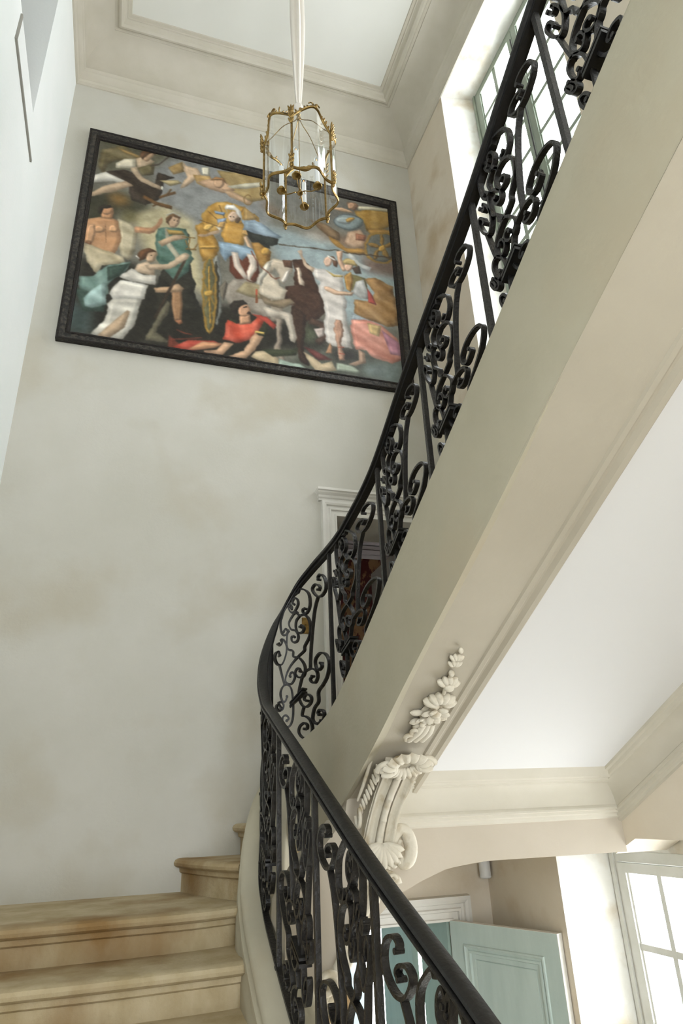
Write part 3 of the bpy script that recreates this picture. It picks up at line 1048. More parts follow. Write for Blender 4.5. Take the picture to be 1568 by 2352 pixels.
groups = [('scroll', ['A3', 'Astem', 'Aarch']), ('scroll', ['Afoot']), ('scroll', ['B', 'B2']), ('scroll', ['G3', 'Gstem', 'Garch', 'Gsmall']), ('scroll', ['C', 'D'])]
main = ['E', 'E2', 'F', 'F2']
for i in range(len(POST) - 1):
    s0, s1 = POST[i], POST[i + 1]
    mb = MB()
    for k in main:
        ribbon(mb, MOTIF[k], s0, s1)
    panel = mb.build('scroll_panel', 'iron', rail)
    for nm, ks in groups:
        mb = MB()
        for k in ks:
            st = k.endswith('stem')
            ends = (False, False) if st else ((True, True))
            if k == 'Afoot':
                ends = (False, True)
            ribbon(mb, MOTIF[k], s0, s1, ends, straight=st)
        mb.build(nm, 'iron', panel)
    # heavy forged tie plate low in each panel
    mb = MB()

    def PP(u, v, o):
        (x, y, zt, zb), n = at(s0 + u * (s1 - s0))
        return Vector((x + n[0] * o, y + n[1] * o, zb + v * (zt - zb)))
    for dv, ht in ((0, .012), (.022, .009)):
        a = [PP(.25, .292 + dv, o) for o in (-.024, .024)]
        b = [PP(.44, .292 + dv, o) for o in (-.024, .024)]
        up = Vector((0, 0, ht))
        mb.loft([[a[0], a[1], a[1] + up, a[0] + up], [b[0], b[1], b[1] + up, b[0] + up]])
    mb.build('tie_plate', 'iron_rail', panel)


# ------------------------------------------------------------------ painting
pic = empty('framed_painting', (.78, 4.58, 3.39), 'large baroque style oil painting of figures and horses in a dark carved frame', 'painting')
FX0, FX1, FZ0, FZ1 = -.725, 2.275, 3.385, 5.755
mb = MB()
fp = [(0, 0), (0, .045), (.006, .052), (.014, .052), (.02, .044), (.062, .040), (.068, .046), (.078, .046), (.084, .036), (.092, .030), (.098, .012)]
rings = [[(FX0 + u, YB - .005 - d, FZ0 + u), (FX1 - u, YB - .005 - d, FZ0 + u), (FX1 - u, YB - .005 - d, FZ1 - u), (FX0 + u, YB - .005 - d, FZ1 - u)] for u, d in fp]
for i in range(len(rings) - 1):
    mb.loft(rings[i:i + 2], caps=False, mi=1 if i == 4 else 0)
mb.build('frame', ['frame_wood', 'frame_carved'], pic)

CX0, CX1, CZ0, CZ1 = -.655, 2.20, 3.47, 5.655
PAINT = [
(142,143,140,0,0,147,981,560,1050,561,715,302,569,234,607,194,624,125,629,103,700,200,832),
(198,184,140,0,0,119,658,220,715,315,671,342,443,369,280,268,344,178,462,146,566),
(94,90,68,0,0,-1,1000,223,1008,195,933,18,812),
(60,58,38,6,40,-6,703,101,732,190,703,126,613,91,631,79,564,2,504),
(150,110,50,0,0,116,689,112,677,103,669,91,665,78,667,67,675,60,686,58,698,62,710,71,719,83,722,96,720,107,712,114,701),
(120,110,65,0,0,147,621,145,605,139,591,130,580,119,576,108,579,101,588,97,602,99,618,105,633,114,644,125,648,136,645,143,636),
(38,34,25,0,0,-1,355,150,378,229,295,358,226,563,287,564,-11,1,2),
(66,82,78,10,0,-2,153,59,110,63,7,1,2),
(152,168,168,0,0,532,728,752,714,1011,708,991,303,819,255,707,472,591,524),
(132,106,84,8,30,532,825,712,755,834,681,1001,677,1009,822,753,756,631,780,551,875),
(108,104,94,0,0,591,979,1007,1007,1008,807,838,802,713,790,571,862),
(178,165,150,0,0,770,708,764,702,749,699,728,699,705,703,686,709,673,716,669,724,675,730,690,733,711,733,734,729,753,723,767,716),
(122,98,84,0,0,875,661,1005,678,1004,581,893,579),
(82,86,72,8,20,679,128,815,146,1000,121,976,-13,810,-6,591,-35),
(120,135,130,8,150,867,77,1001,121,978,-10,853,27),
(36,32,25,0,0,554,210,742,263,746,128,671,97,555,67,537,130),
(98,108,78,0,0,673,232,717,185,701,139,671,131),
(38,31,26,0,0,754,124,846,142,844,83,771,65),
(112,98,62,14,120,16,951,83,1004,139,960,115,915,63,908,40,864,42,789,15,853),
(165,130,70,0,0,57,988,139,964,131,948,85,962),
(56,42,30,10,80,43,831,92,866,155,838,184,808,197,895,243,883,213,846,205,742,164,693,120,707,116,771,80,789),
(218,212,196,14,20,2,793,38,829,96,804,119,781,63,786,4,752),
(200,168,132,0,0,4,675,7,697,40,755,96,804,124,783,76,730,12,677),
(212,200,172,12,40,64,891,88,928,122,944,126,885,66,863),
(208,178,142,0,0,122,944,147,973,180,953,160,905,130,891),
(110,98,62,12,100,130,891,181,944,180,874,146,851),
(208,178,142,0,0,111,882,128,894,146,851,206,809,202,791,152,812,120,840),
(196,156,118,0,0,173,973,170,958,164,947,157,941,150,942,145,949,142,962,141,978,144,993,150,1004,157,1011,164,1010,169,1002,173,989),
(112,74,44,0,0,134,967,141,1001,168,1013,180,988,164,998,148,964,142,944),
(70,55,40,0,0,169,918,195,939,224,1001,222,1005,193,944,168,924),
(125,84,36,0,0,155,729,196,705,246,699,247,719,199,724,159,748),
(125,84,36,0,0,206,744,231,771,255,793,252,806,228,784,203,756),
(125,84,36,0,0,230,774,241,813,237,816,226,778),
(110,72,30,0,0,205,721,187,697,189,691,207,715),
(225,222,205,0,0,211,810,211,804,210,800,208,797,206,796,205,798,203,801,202,806,203,811,204,816,205,819,207,819,209,818,210,814),
(168,140,84,10,30,379,989,533,1020,560,968,557,886,498,844,430,869),
(170,135,75,10,100,222,936,266,991,277,935,242,902),
(178,158,110,0,0,199,849,257,874,271,862,236,830),
(214,180,142,0,0,268,997,280,971,318,970,329,931,290,853,272,833,267,844,283,902,272,941),
(190,150,84,12,60,303,928,357,943,372,914,345,868,317,882),
(204,162,124,0,0,316,890,362,928,410,930,444,892,407,859,359,865),
(212,204,178,8,20,329,984,355,996,357,943,333,942),
(208,200,172,10,10,415,906,477,950,560,995,560,972,478,915,430,899),
(204,164,124,0,0,397,881,430,886,498,844,494,821,426,845),
(200,158,120,0,0,406,908,402,896,395,887,387,884,379,887,373,895,370,907,371,920,375,933,382,942,390,945,398,942,404,934,407,922),
(150,104,58,0,0,358,917,376,947,404,950,416,915,400,935),
(165,125,60,0,0,496,857,496,849,494,842,492,836,488,832,485,829,481,829,478,831,475,835,473,840,473,847,473,855,475,862,477,868,480,872,484,875,488,875,491,873,494,869,496,864,496,856,500,859,499,867,497,874,493,879,489,882,484,881,479,878,475,872,472,864,470,855,469,846,470,837,472,830,476,825,480,823,485,823,489,826,494,832,497,840,499,849,500,858),
(190,176,142,16,120,94,585,133,580,156,539,153,454,141,382,115,403,98,472),
(204,148,100,5,150,1,549,41,576,74,585,97,571,108,475,96,389,60,391,17,427,2,452,0,503),
(160,108,68,0,0,9,476,30,462,29,424,9,432),
(186,132,86,0,0,58,548,67,453,69,453,60,549),
(214,160,112,0,0,57,520,56,511,52,502,46,495,39,491,32,490,27,494,24,502,25,511,28,520,34,527,41,531,48,531,54,527),
(214,160,112,0,0,96,533,94,524,90,516,85,511,78,510,72,513,68,519,66,527,68,536,72,544,77,549,84,550,90,547,94,541),
(200,144,98,0,0,39,626,70,639,79,619,76,578,45,574),
(196,140,96,0,0,75,638,76,626,74,613,70,602,63,596,56,594,50,599,46,608,44,620,46,633,51,644,58,651,65,652,71,648),
(48,38,27,0,0,38,594,33,624,44,647,68,654,74,640,50,627,46,590),
(210,150,105,0,0,146,566,188,573,209,630,215,648,221,634,213,595,190,540,148,532),
(214,160,114,0,0,10,507,15,528,30,534,36,494,32,440,10,440),
(204,186,148,16,50,5,423,33,426,74,411,124,399,132,365,64,334,62,284,25,335),
(42,39,30,6,130,257,576,301,585,314,472,336,256,357,205,277,154,220,164,227,330),
(84,120,104,16,140,209,582,234,600,291,605,307,540,319,451,313,388,269,322,224,396,205,472,202,533),
(202,194,164,0,0,230,590,238,593,251,519,289,448,277,429,239,500),
(170,136,66,0,0,235,584,283,594,293,574,245,560),
(206,170,132,0,0,213,510,258,563,295,573,298,556,259,530,227,488),
(206,168,132,0,0,275,639,272,622,266,608,258,601,250,601,243,608,239,621,238,638,241,655,247,669,255,676,263,677,270,669,274,656),
(120,84,48,0,0,233,623,234,655,252,679,275,671,274,655,253,663,243,611),
(215,210,190,0,0,232,658,252,679,277,665,278,672,252,687,230,664),
(172,126,84,0,0,266,306,294,293,302,210,301,139,280,134,269,207),
(176,112,72,0,0,280,134,300,143,306,127,295,117),
(112,104,80,0,0,257,225,266,206,257,141,235,67,267,32,263,24,206,22,220,83,232,154),
(200,160,120,0,0,218,277,262,291,284,316,306,294,301,278,264,266,221,253),
(78,58,40,0,0,296,454,276,365,222,130,229,126,284,360,304,450),
(150,108,46,0,0,306,500,310,564,307,564,303,500),
(150,108,46,0,0,323,505,340,558,337,560,320,507),
(150,108,46,0,0,303,523,297,549,294,546,300,521),
(150,108,46,0,0,296,497,330,505,330,512,296,504),
(160,120,50,0,0,284,560,324,567,324,572,284,565),
(62,84,72,0,0,3,202,86,249,89,119,32,106),
(118,148,136,18,60,5,261,49,283,79,343,150,378,124,308,90,257,90,208,72,182,40,200,12,212),
(60,82,70,0,0,80,333,142,372,122,310,87,264),
(160,190,182,18,100,29,166,50,217,80,261,92,154,54,126,36,131),
(212,182,148,0,0,162,375,190,399,212,370,215,330,153,335),
(220,188,152,0,0,183,374,244,410,276,451,299,482,312,475,309,451,258,392,201,350),
(222,214,198,18,30,148,348,186,324,221,336,219,291,188,289,148,283,119,295,129,320),
(226,219,204,18,130,124,282,199,285,193,209,153,200,107,186,91,209,102,247),
(212,205,188,20,190,106,193,189,211,178,118,150,11,136,3,56,8,92,80,94,155),
(196,164,128,0,0,118,87,149,144,157,139,147,62,109,3,78,7),
(208,170,132,0,0,213,442,214,428,212,413,207,401,200,395,192,395,185,401,181,413,179,427,181,442,186,454,193,461,201,461,208,454),
(110,70,40,0,0,154,409,162,445,186,467,210,455,191,445,183,412,166,387),
(230,225,210,0,0,154,414,166,399,168,405,157,420),
(110,46,30,0,0,269,-4,269,62,299,30,324,17),
(190,70,45,0,0,288,90,313,79,334,78,334,82,314,83,289,93),
(190,70,45,0,0,275,42,303,49,363,72,363,76,302,53,274,45),
(200,150,62,16,0,342,616,342,697,358,762,389,800,431,813,479,802,523,760,528,736,500,700,434,684,381,614,350,579),
(150,105,38,0,0,431,652,335,677,334,672,430,647),
(150,105,38,0,0,431,651,358,738,356,734,429,647),
(150,105,38,0,0,432,651,394,785,391,782,429,648),
(150,105,38,0,0,432,649,436,810,433,809,429,649),
(150,105,38,0,0,431,648,478,807,475,809,429,650),
(150,105,38,0,0,431,647,512,778,511,781,429,651),
(188,138,52,16,80,323,641,343,665,381,614,398,565,393,492,350,446,338,496,329,555),
(214,170,84,0,0,375,653,374,643,370,635,365,628,359,626,354,628,350,634,348,643,349,652,353,661,358,667,364,669,369,667,373,661),
(205,155,66,0,0,336,534,391,554,394,535,339,516),
(150,152,142,0,0,413,324,414,245,413,182,408,146,402,144,395,176,388,236,383,314,382,394,383,461,387,500,394,503,402,468,408,404),
(60,55,40,0,0,405,314,406,246,405,192,402,161,399,160,394,189,390,241,387,308,386,377,387,434,390,467,394,468,398,438,402,382),
(104,100,66,0,0,397,293,397,210,394,143,387,106,379,104,370,137,362,199,358,281,357,365,360,436,367,478,376,481,385,444,393,377),
(198,150,52,0,0,392,291,392,233,391,181,389,140,384,114,382,108,379,113,374,136,368,174,364,224,361,282,360,341,361,395,364,439,368,468,371,475,373,470,379,445,385,403,389,350,392,291,399,294,396,353,392,407,386,450,380,478,370,488,361,472,357,440,354,394,353,339,354,279,357,222,361,171,367,131,373,106,382,96,391,110,396,139,399,181,400,234,399,293),
(196,148,52,0,0,379,287,374,435,368,433,374,285),
(196,148,52,0,0,379,287,376,368,370,366,374,285),
(196,148,52,0,0,374,285,380,208,386,210,379,288),
(196,148,52,0,0,374,285,382,145,388,147,379,287),
(196,148,52,0,0,356,341,395,229,398,233,360,345),
(196,148,52,0,0,391,355,361,222,365,220,395,354),
(205,158,64,0,0,392,298,390,291,387,284,381,279,374,277,368,279,364,283,363,289,364,297,368,304,373,308,380,311,386,309,390,305),
(104,50,30,0,0,433,514,520,536,531,422,504,382,454,397,435,429),
(44,44,38,0,0,479,659,529,645,561,632,562,595,506,603),
(142,166,188,12,50,464,728,504,744,543,725,561,690,561,669,529,661,486,670),
(130,152,180,0,0,387,699,419,719,411,675,393,668),
(120,145,175,0,0,377,745,414,747,410,728,382,730),
(206,152,62,10,140,404,676,434,708,481,701,486,654,476,584,427,575,408,608),
(222,184,146,0,0,385,636,400,650,403,631,354,587,328,585,332,598,354,604),
(222,216,200,0,0,384,656,407,669,401,634),
(208,160,90,0,0,395,685,415,697,412,658,389,654),
(208,160,90,0,0,476,699,491,663,491,643,468,647),
(216,178,140,0,0,473,632,486,641,506,579,511,561,497,552),
(142,168,186,16,110,402,578,450,587,483,587,530,555,530,515,488,533,475,497,451,536,421,478,399,525),
(226,206,186,0,0,437,535,458,538,468,479,494,410,483,399,448,456),
(226,208,188,0,0,483,547,525,542,521,481,499,411,513,400,490,405,485,445,498,496),
(218,182,150,0,0,454,741,452,726,448,713,441,704,434,701,427,705,422,714,420,728,421,743,426,757,432,766,440,769,447,765,452,755),
(226,222,212,0,0,417,739,418,769,442,774,454,741,459,714,466,729,461,778,441,804,420,796,413,772),
(90,70,50,0,0,462,723,461,715,459,708,457,703,453,702,450,704,448,710,447,718,448,726,450,733,453,738,456,739,459,737,461,731),
(40,30,24,0,0,428,729,432,729,432,734,429,734),
(40,30,24,0,0,439,731,443,731,444,736,439,736),
(178,142,82,10,0,473,808,497,783,524,749,474,725),
(142,162,176,10,50,474,726,513,734,564,706,599,675,583,653,537,656,498,681,475,673),
(44,47,40,8,30,483,676,537,662,591,659,583,626,564,612,537,616,499,628),
(168,120,48,14,0,499,609,525,618,566,580,560,513,534,479,519,525),
(196,148,64,0,0,560,578,559,568,554,559,548,552,541,550,534,552,530,558,528,567,530,577,534,586,540,593,548,595,554,593,559,587),
(120,92,60,12,70,697,819,755,813,804,775,806,727,769,734,729,775),
(166,126,52,16,20,865,936,932,970,1006,984,1005,901,962,856,908,821,899,868,877,904),
(204,194,162,0,0,877,972,933,989,1007,1000,1003,984,932,966,879,949),
(150,110,80,0,0,836,980,871,991,882,972,865,936,843,942),
(190,144,108,0,0,864,971,862,961,859,951,854,945,849,943,844,946,841,952,841,962,842,972,846,981,850,987,855,990,860,987,863,980),
(196,156,118,0,0,783,925,817,939,852,931,864,921,825,913,791,914),
(186,150,118,12,80,834,793,882,826,906,777,891,722,860,697,819,717),
(160,100,70,0,0,864,797,903,797,897,760,862,754),
(122,136,136,0,0,896,873,889,850,872,829,849,814,824,808,803,812,790,826,786,845,793,868,809,889,832,904,857,910,878,906,893,893),
(160,172,170,0,0,854,868,850,857,841,848,828,841,815,838,803,840,796,846,794,855,797,865,806,874,819,881,832,884,844,883,851,877),
(185,140,62,0,0,869,886,867,880,862,872,855,865,846,859,838,855,833,855,831,859,832,865,837,873,844,880,853,886,861,890,866,890),
(96,108,108,0,0,893,873,889,859,881,845,869,832,853,822,837,816,821,814,807,817,797,824,791,834,789,846,792,859,800,873,812,886,828,896,844,902,860,904,874,902,885,895,891,884,893,871,896,874,895,888,888,900,876,908,861,910,845,908,827,902,812,891,799,877,790,862,786,845,787,830,794,819,806,811,820,808,837,810,853,816,869,827,882,840,892,856,896,872),
(186,134,52,0,0,761,745,794,729,822,698,894,706,895,682,834,671,793,687,769,720),
(170,125,52,0,0,1019,846,1013,833,997,821,974,811,951,806,930,807,917,814,913,824,919,837,935,849,957,859,980,864,1001,863,1015,857),
(98,100,94,0,0,1019,764,1010,722,991,684,965,658,938,649,915,658,899,683,895,720,903,762,921,801,947,828,975,839,1000,830,1015,803),
(190,142,50,0,0,1015,764,1010,736,1001,709,987,686,970,668,952,658,935,656,919,663,908,677,901,697,899,722,903,749,912,775,926,799,943,817,961,828,979,831,995,824,1006,810,1013,788,1015,762,1024,767,1022,796,1014,821,1000,838,982,846,962,843,941,830,921,809,906,782,895,751,891,719,893,689,901,666,914,649,931,642,951,644,972,656,991,676,1007,702,1018,734,1023,765),
(150,112,44,0,0,961,828,965,826,967,816,968,802,967,785,965,769,961,757,957,752,953,755,951,764,950,778,951,795,953,811,957,823),
(150,112,44,0,0,1011,788,1009,780,1004,770,995,760,985,751,975,746,968,745,965,748,966,756,972,766,981,776,991,785,1000,790,1008,791),
(150,112,44,0,0,985,685,980,683,974,686,968,694,963,705,960,718,959,729,961,736,966,738,972,735,978,727,983,715,986,703,987,692),
(150,112,44,0,0,921,663,920,669,921,680,926,695,933,711,940,724,946,731,951,732,952,726,950,714,946,699,939,684,932,671,925,664),
(150,112,44,0,0,906,750,909,756,916,760,925,761,935,760,943,755,947,749,948,742,944,736,937,732,928,731,919,733,911,737,906,743),
(196,148,56,0,0,970,745,969,736,965,727,959,722,953,720,948,722,945,727,944,736,946,745,950,753,955,759,961,761,966,759,970,753),
(84,64,40,0,0,587,627,694,646,813,664,1006,695,1007,701,813,670,694,651,587,632),
(166,152,132,6,40,480,337,535,361,602,314,606,255,583,213,529,215,482,236),
(156,144,128,5,50,422,341,441,385,476,404,562,378,563,214,488,243,437,257,421,296),
(108,98,82,0,0,406,336,423,379,430,359,421,267,410,293),
(168,150,110,6,20,455,329,485,392,562,393,563,317,500,313),
(68,41,27,6,120,638,556,669,576,693,552,715,474,740,374,740,312,719,269,658,234,636,312,609,310,617,405,644,420),
(208,192,166,6,120,527,414,546,464,576,455,591,403,621,387,606,321,572,317,532,335),
(140,120,92,8,30,524,345,569,316,628,346,643,326,602,284,547,291),
(200,182,156,0,0,553,511,576,541,622,550,635,519,625,458,610,415,591,425,591,466,579,494,564,457,546,464),
(96,62,42,0,0,603,547,636,555,637,513,610,511),
(228,216,200,0,0,614,486,629,504,618,443,606,420,598,434),
(214,204,184,18,100,520,424,549,503,572,530,568,497,549,452,535,385,520,393),
(205,182,156,0,0,645,516,660,521,668,472,679,447,671,422,658,430,654,474),
(60,38,26,0,0,634,311,673,274,669,108,684,21,659,31,642,135,630,250),
(84,60,46,0,0,688,269,741,251,766,228,761,197,723,131,709,147,740,203,722,228,680,234),
(156,138,118,0,0,763,221,762,211,758,203,754,198,749,196,745,199,742,206,741,215,743,225,746,233,750,239,755,240,759,237,762,230),
(150,134,116,0,0,578,229,602,230,600,90,616,26,601,23,578,62,585,132),
(198,184,164,5,30,528,280,576,276,628,267,642,212,647,148,638,117,623,125,622,182,609,232,554,228),
(146,86,50,0,0,517,361,523,363,525,291,517,288),
(190,84,54,0,0,517,360,518,331,524,333,522,363),
(150,70,40,0,0,498,562,533,477,575,433,595,446,594,450,576,438,535,481,501,565),
(206,197,186,14,145,708,537,748,541,784,529,812,532,808,446,816,391,808,282,829,143,800,142,761,138,739,155,738,262,740,362,722,413,731,466,711,486),
(190,160,80,0,0,748,541,780,522,808,528,808,518,776,510),
(214,182,150,0,0,656,615,668,633,674,591,689,550,712,538,708,511,680,534,665,582),
(214,174,146,0,0,776,591,772,577,766,566,759,559,753,559,748,566,745,577,746,591,749,606,755,617,762,624,769,624,774,617,776,606),
(104,66,42,0,0,758,621,779,628,794,599,789,568,777,574,774,606),
(225,220,208,0,0,755,619,785,602,788,611,758,628),
(192,142,112,0,0,773,279,793,278,798,219,796,153,807,79,786,71,779,148,768,223),
(190,90,66,0,0,780,134,800,139,800,144,781,139),
(190,90,66,0,0,781,105,802,105,803,110,782,110),
(180,130,90,0,0,738,97,754,153,761,132,759,99),
(190,172,160,0,0,702,210,737,226,736,184,717,167),
(212,168,134,0,0,788,662,813,674,808,618,824,563,809,551,794,593),
(112,102,56,8,80,821,542,854,546,889,537,897,435,858,429,831,466),
(178,128,54,12,150,812,526,838,561,845,516,834,441,818,456),
(192,190,184,16,50,853,509,882,529,894,460,898,422,866,419,838,442),
(216,174,138,0,0,842,447,841,424,785,410,738,427,742,446,770,444,793,435),
(168,122,62,18,70,883,535,925,549,991,520,985,481,999,401,999,305,958,293,885,307,838,331,845,406,894,408,917,467),
(180,60,46,0,0,893,482,908,451,922,397,893,405),
(150,160,165,8,120,834,327,853,320,897,308,892,288,829,294),
(218,140,118,20,110,826,291,881,309,941,289,991,228,1001,127,963,97,888,117,870,148,839,143,829,191,819,243),
(212,176,110,10,110,884,292,933,286,922,228,890,238),
(196,130,150,14,90,932,268,990,215,998,145,957,146),
(196,156,126,0,0,848,142,869,130,871,81,835,57,810,60,848,89),
(216,172,142,0,0,847,586,843,573,838,563,832,557,826,557,821,563,819,573,819,586,822,598,828,608,834,614,840,614,845,609,847,598),
(70,50,36,0,0,843,582,869,605,875,560,854,553),
(188,160,96,0,0,809,611,824,633,858,638,864,596,844,599,815,596),
(218,218,212,10,50,823,657,838,672,859,662,870,625,915,607,906,583,873,592,853,626,833,636),
(202,178,138,0,0,506,21,520,50,555,64,591,31,591,-2,527,10),
(160,178,160,0,0,591,34,634,22,655,25,684,1,591,-2),
(60,66,42,0,0,537,65,627,85,652,103,645,62,573,38),
(198,174,136,0,0,671,80,700,70,722,47,759,65,773,20,713,-3,685,32),
(158,168,146,0,0,773,59,824,55,852,32,842,22,773,22),
(110,50,46,10,50,667,113,701,104,760,68,714,56,685,89),
(192,70,50,12,30,276,4,323,53,397,69,422,56,373,23,325,2),
(206,146,102,0,0,324,10,364,57,422,62,406,38,349,13),
(46,50,32,0,0,522,213,554,216,563,178,548,122,508,140),
(46,50,32,0,0,438,189,464,186,463,157,441,165),
(218,88,62,18,50,435,181,463,164,506,183,532,231,550,210,533,148,507,99,469,75,424,83),
(196,66,48,0,0,504,231,554,228,583,195,576,170,547,202),
(216,168,128,0,0,426,70,456,71,424,8,370,5,369,16,406,28),
(216,170,130,0,0,518,137,549,131,534,85,491,9,445,4,442,10,482,44),
(196,164,80,0,0,516,138,547,138,548,151,518,151),
(206,152,112,0,0,468,209,501,225,506,183,471,166),
(210,156,116,0,0,501,250,500,234,496,220,490,211,482,207,474,210,469,220,466,234,466,249,470,264,477,273,485,277,492,274,498,264),
(48,40,32,0,0,439,243,452,280,482,292,496,275,470,260,462,221,446,217),
(44,34,28,0,0,481,252,492,260,491,265,480,257),
(60,44,34,0,0,500,231,499,227,498,224,496,222,493,222,491,223,490,225,489,228,490,231,491,234,493,236,496,237,498,236,499,234),
(60,42,30,0,0,254,641,259,643,259,647,254,645),
(60,42,30,0,0,263,639,268,641,268,645,263,643),
(60,42,30,0,0,196,429,201,431,201,435,196,433),
(60,42,30,0,0,55,629,60,631,60,635,55,633)
]


def make_canvas():
    NX, NZ = 640, 490
    uu, vv = np.meshgrid(np.linspace(0, 1000, NX), np.linspace(0, 1000, NZ), indexing='ij')
    rng = np.random.RandomState(4)

    def smooth_noise(n, seed):
        r = np.random.RandomState(seed).rand(n + 2, n + 2)
        x = uu / 1000 * n
        y = vv / 1000 * n
        xi, yi = x.astype(int).clip(0, n), y.astype(int).clip(0, n)
        fx, fy = x - xi, y - yi
        fx = fx * fx * (3 - 2 * fx)
        fy = fy * fy * (3 - 2 * fy)
        return (r[xi, yi] * (1 - fx) * (1 - fy) + r[np.minimum(xi + 1, n + 1), yi] * fx * (1 - fy) + r[xi, np.minimum(yi + 1, n + 1)] * (1 - fx) * fy + r[np.minimum(xi + 1, n + 1), np.minimum(yi + 1, n + 1)] * fx * fy)
    wob = (smooth_noise(24, 1) - .5) * 10 + (smooth_noise(70, 2) - .5) * 5
    wob2 = (smooth_noise(24, 3) - .5) * 10 + (smooth_noise(70, 5) - .5) * 5
    U, V = uu + wob, vv + wob2
    img = np.zeros((NX, NZ, 3))
    img[:] = (124, 120, 106)
    img += ((smooth_noise(9, 7) - .5) * 26)[..., None]
    img += ((smooth_noise(30, 8) - .5) * 12)[..., None]

    def blur(a, k):
        for ax in (0, 1):
            c = np.cumsum(np.concatenate([np.repeat(a.take([0], ax), k, ax), a, np.repeat(a.take([-1], ax), k + 1, ax)], ax), ax)
            n_ = a.shape[ax]
            a = (c.take(range(2 * k + 1, 2 * k + 1 + n_), ax) - c.take(range(0, n_), ax)) / (2 * k + 1) if False else (c.take(range(2 * k, 2 * k + n_), ax) - np.concatenate([np.zeros_like(c.take([0], ax)), c.take(range(0, n_ - 1), ax)], ax)) / (2 * k + 1)
        return a
    for idx, it in enumerate(PAINT):
        c = np.array(it[:3], float)
        fold = float(it[3])
        ang = it[4] / 100
        p = np.array(it[5:], float).reshape(-1, 2)
        big = idx < 18
        pad = 60 if big else 12
        x0, y0 = p.min(0) - pad
        x1, y1 = p.max(0) + pad
        i0, i1 = int(max(0, x0 / 1000 * NX)), int(min(NX, x1 / 1000 * NX + 2))
        j0, j1 = int(max(0, y0 / 1000 * NZ)), int(min(NZ, y1 / 1000 * NZ + 2))
        if i1 - i0 < 2 or j1 - j0 < 2:
            continue
        X, Y = (U if not len(p) < 7 else uu)[i0:i1, j0:j1], (V if not len(p) < 7 else vv)[i0:i1, j0:j1]
        ins = np.zeros(X.shape, bool)
        q = np.roll(p, -1, 0)
        for (ax, ay), (bx, by) in zip(p, q):
            if ay == by:
                continue
            cnd = ((ay > Y) != (by > Y)) & (X < (bx - ax) * (Y - ay) / (by - ay) + ax)
            ins ^= cnd
        m_ = ins.astype(float)
        if big:
            m_ = blur(blur(m_, 9), 9) if min(m_.shape) > 30 else m_
        size = min(x1 - x0, y1 - y0) - 2 * pad
        if not big and size > 9:
            inner = m_
            soft = blur(m_, max(2, min(7, int(size / 9))))
            shade = np.clip((soft - .5) * 2, 0, 1)       # rounded brush modelling inside the shape
        else:
            shade = np.ones_like(m_) * .8
        if not big and size > 14:
            m_ = blur(m_, 1)
        cc = c[None, None, :] * (1 + ((shade - .75) * .24)[..., None])
        cc = cc * (1 + ((smooth_noise(34, 20 + idx % 7) - .5) * .2)[i0:i1, j0:j1][..., None])
        if fold:
            ca, sa = math.cos(ang), math.sin(ang)
            ph = (X * ca + Y * sa) / 7.5 + 1.6 * np.sin((X * -sa + Y * ca) / 45)
            fl = np.sin(ph) * .6 + np.sin(ph * .47 + 1) * .5
            cc = cc + (fl * fold * (1.1 if not big else .5))[..., None]
        # light falls from the upper left of the painted scene
        if not big and size > 9:
            gx, gy = np.gradient(blur(ins.astype(float), max(2, min(8, int(size / 8)))))
            cc = cc * (1 + np.clip((gx * 1.0 - gy * .8) * 2.0, -.25, .18)[..., None])
        img[i0:i1, j0:j1] = img[i0:i1, j0:j1] * (1 - m_[..., None]) + cc * m_[..., None]
    img += ((smooth_noise(120, 11) - .5) * 14)[..., None] + (rng.rand(NX, NZ, 1) - .5) * 8
    img += ((smooth_noise(260, 12) - .5) * 10)[..., None]
    img = blur(img, 1)
    grey = img.mean(2, keepdims=True)
    img = (grey + (img - grey) * .84) * .9
    img = np.clip(img, 6, 250) / 255
    lin = np.where(img <= .04045, img / 12.92, ((img + .055) / 1.055) ** 2.4)
    xs = np.linspace(CX0, CX1, NX)
    zs = np.linspace(CZ0, CZ1, NZ) + H0
    loc = Vector(pic.location)
    co = np.zeros((NX, NZ, 3))
    co[..., 0] = xs[:, None] - loc.x
    co[..., 1] = (YB - .022) - loc.y
    co[..., 2] = zs[None, :] - loc.z
    me = bpy.data.meshes.new('canvas')
    nv = NX * NZ
    me.vertices.add(nv)
    me.vertices.foreach_set('co', co.reshape(-1))
    ii, jj = np.meshgrid(np.arange(NX - 1), np.arange(NZ - 1), indexing='ij')
    a = (ii * NZ + jj).reshape(-1)
    quads = np.stack([a, a + NZ, a + NZ + 1, a + 1], 1).astype(np.int32)
    nf = len(quads)
    me.loops.add(nf * 4)
    me.loops.foreach_set('vertex_index', quads.reshape(-1))
    me.polygons.add(nf)
    me.polygons.foreach_set('loop_start', np.arange(0, nf * 4, 4, dtype=np.int32))
    me.polygons.foreach_set('loop_total', np.full(nf, 4, dtype=np.int32))
    me.update(calc_edges=True)
    ca = me.color_attributes.new('paint', 'FLOAT_COLOR', 'POINT')
    rgba = np.ones((nv, 4), np.float32)
    rgba[:, :3] = lin.reshape(-1, 3)
    ca.data.foreach_set('color', rgba.reshape(-1))
    m = bpy.data.materials.new('oil_paint')
    m.use_nodes = True
    nt = m.node_tree
    b = nt.nodes['Principled BSDF']
    at_ = nt.nodes.new('ShaderNodeAttribute')
    at_.attribute_name = 'paint'
    nt.links.new(at_.outputs['Color'], b.inputs['Base Color'])
    b.inputs['Roughness'].default_value = .42
    b.inputs['Specular IOR Level'].default_value = .45
    tc = nt.nodes.new('ShaderNodeTexCoord')
    nb = nt.nodes.new('ShaderNodeTexNoise')
    nb.inputs['Scale'].default_value = 70
    nt.links.new(tc.outputs['Object'], nb.inputs['Vector'])
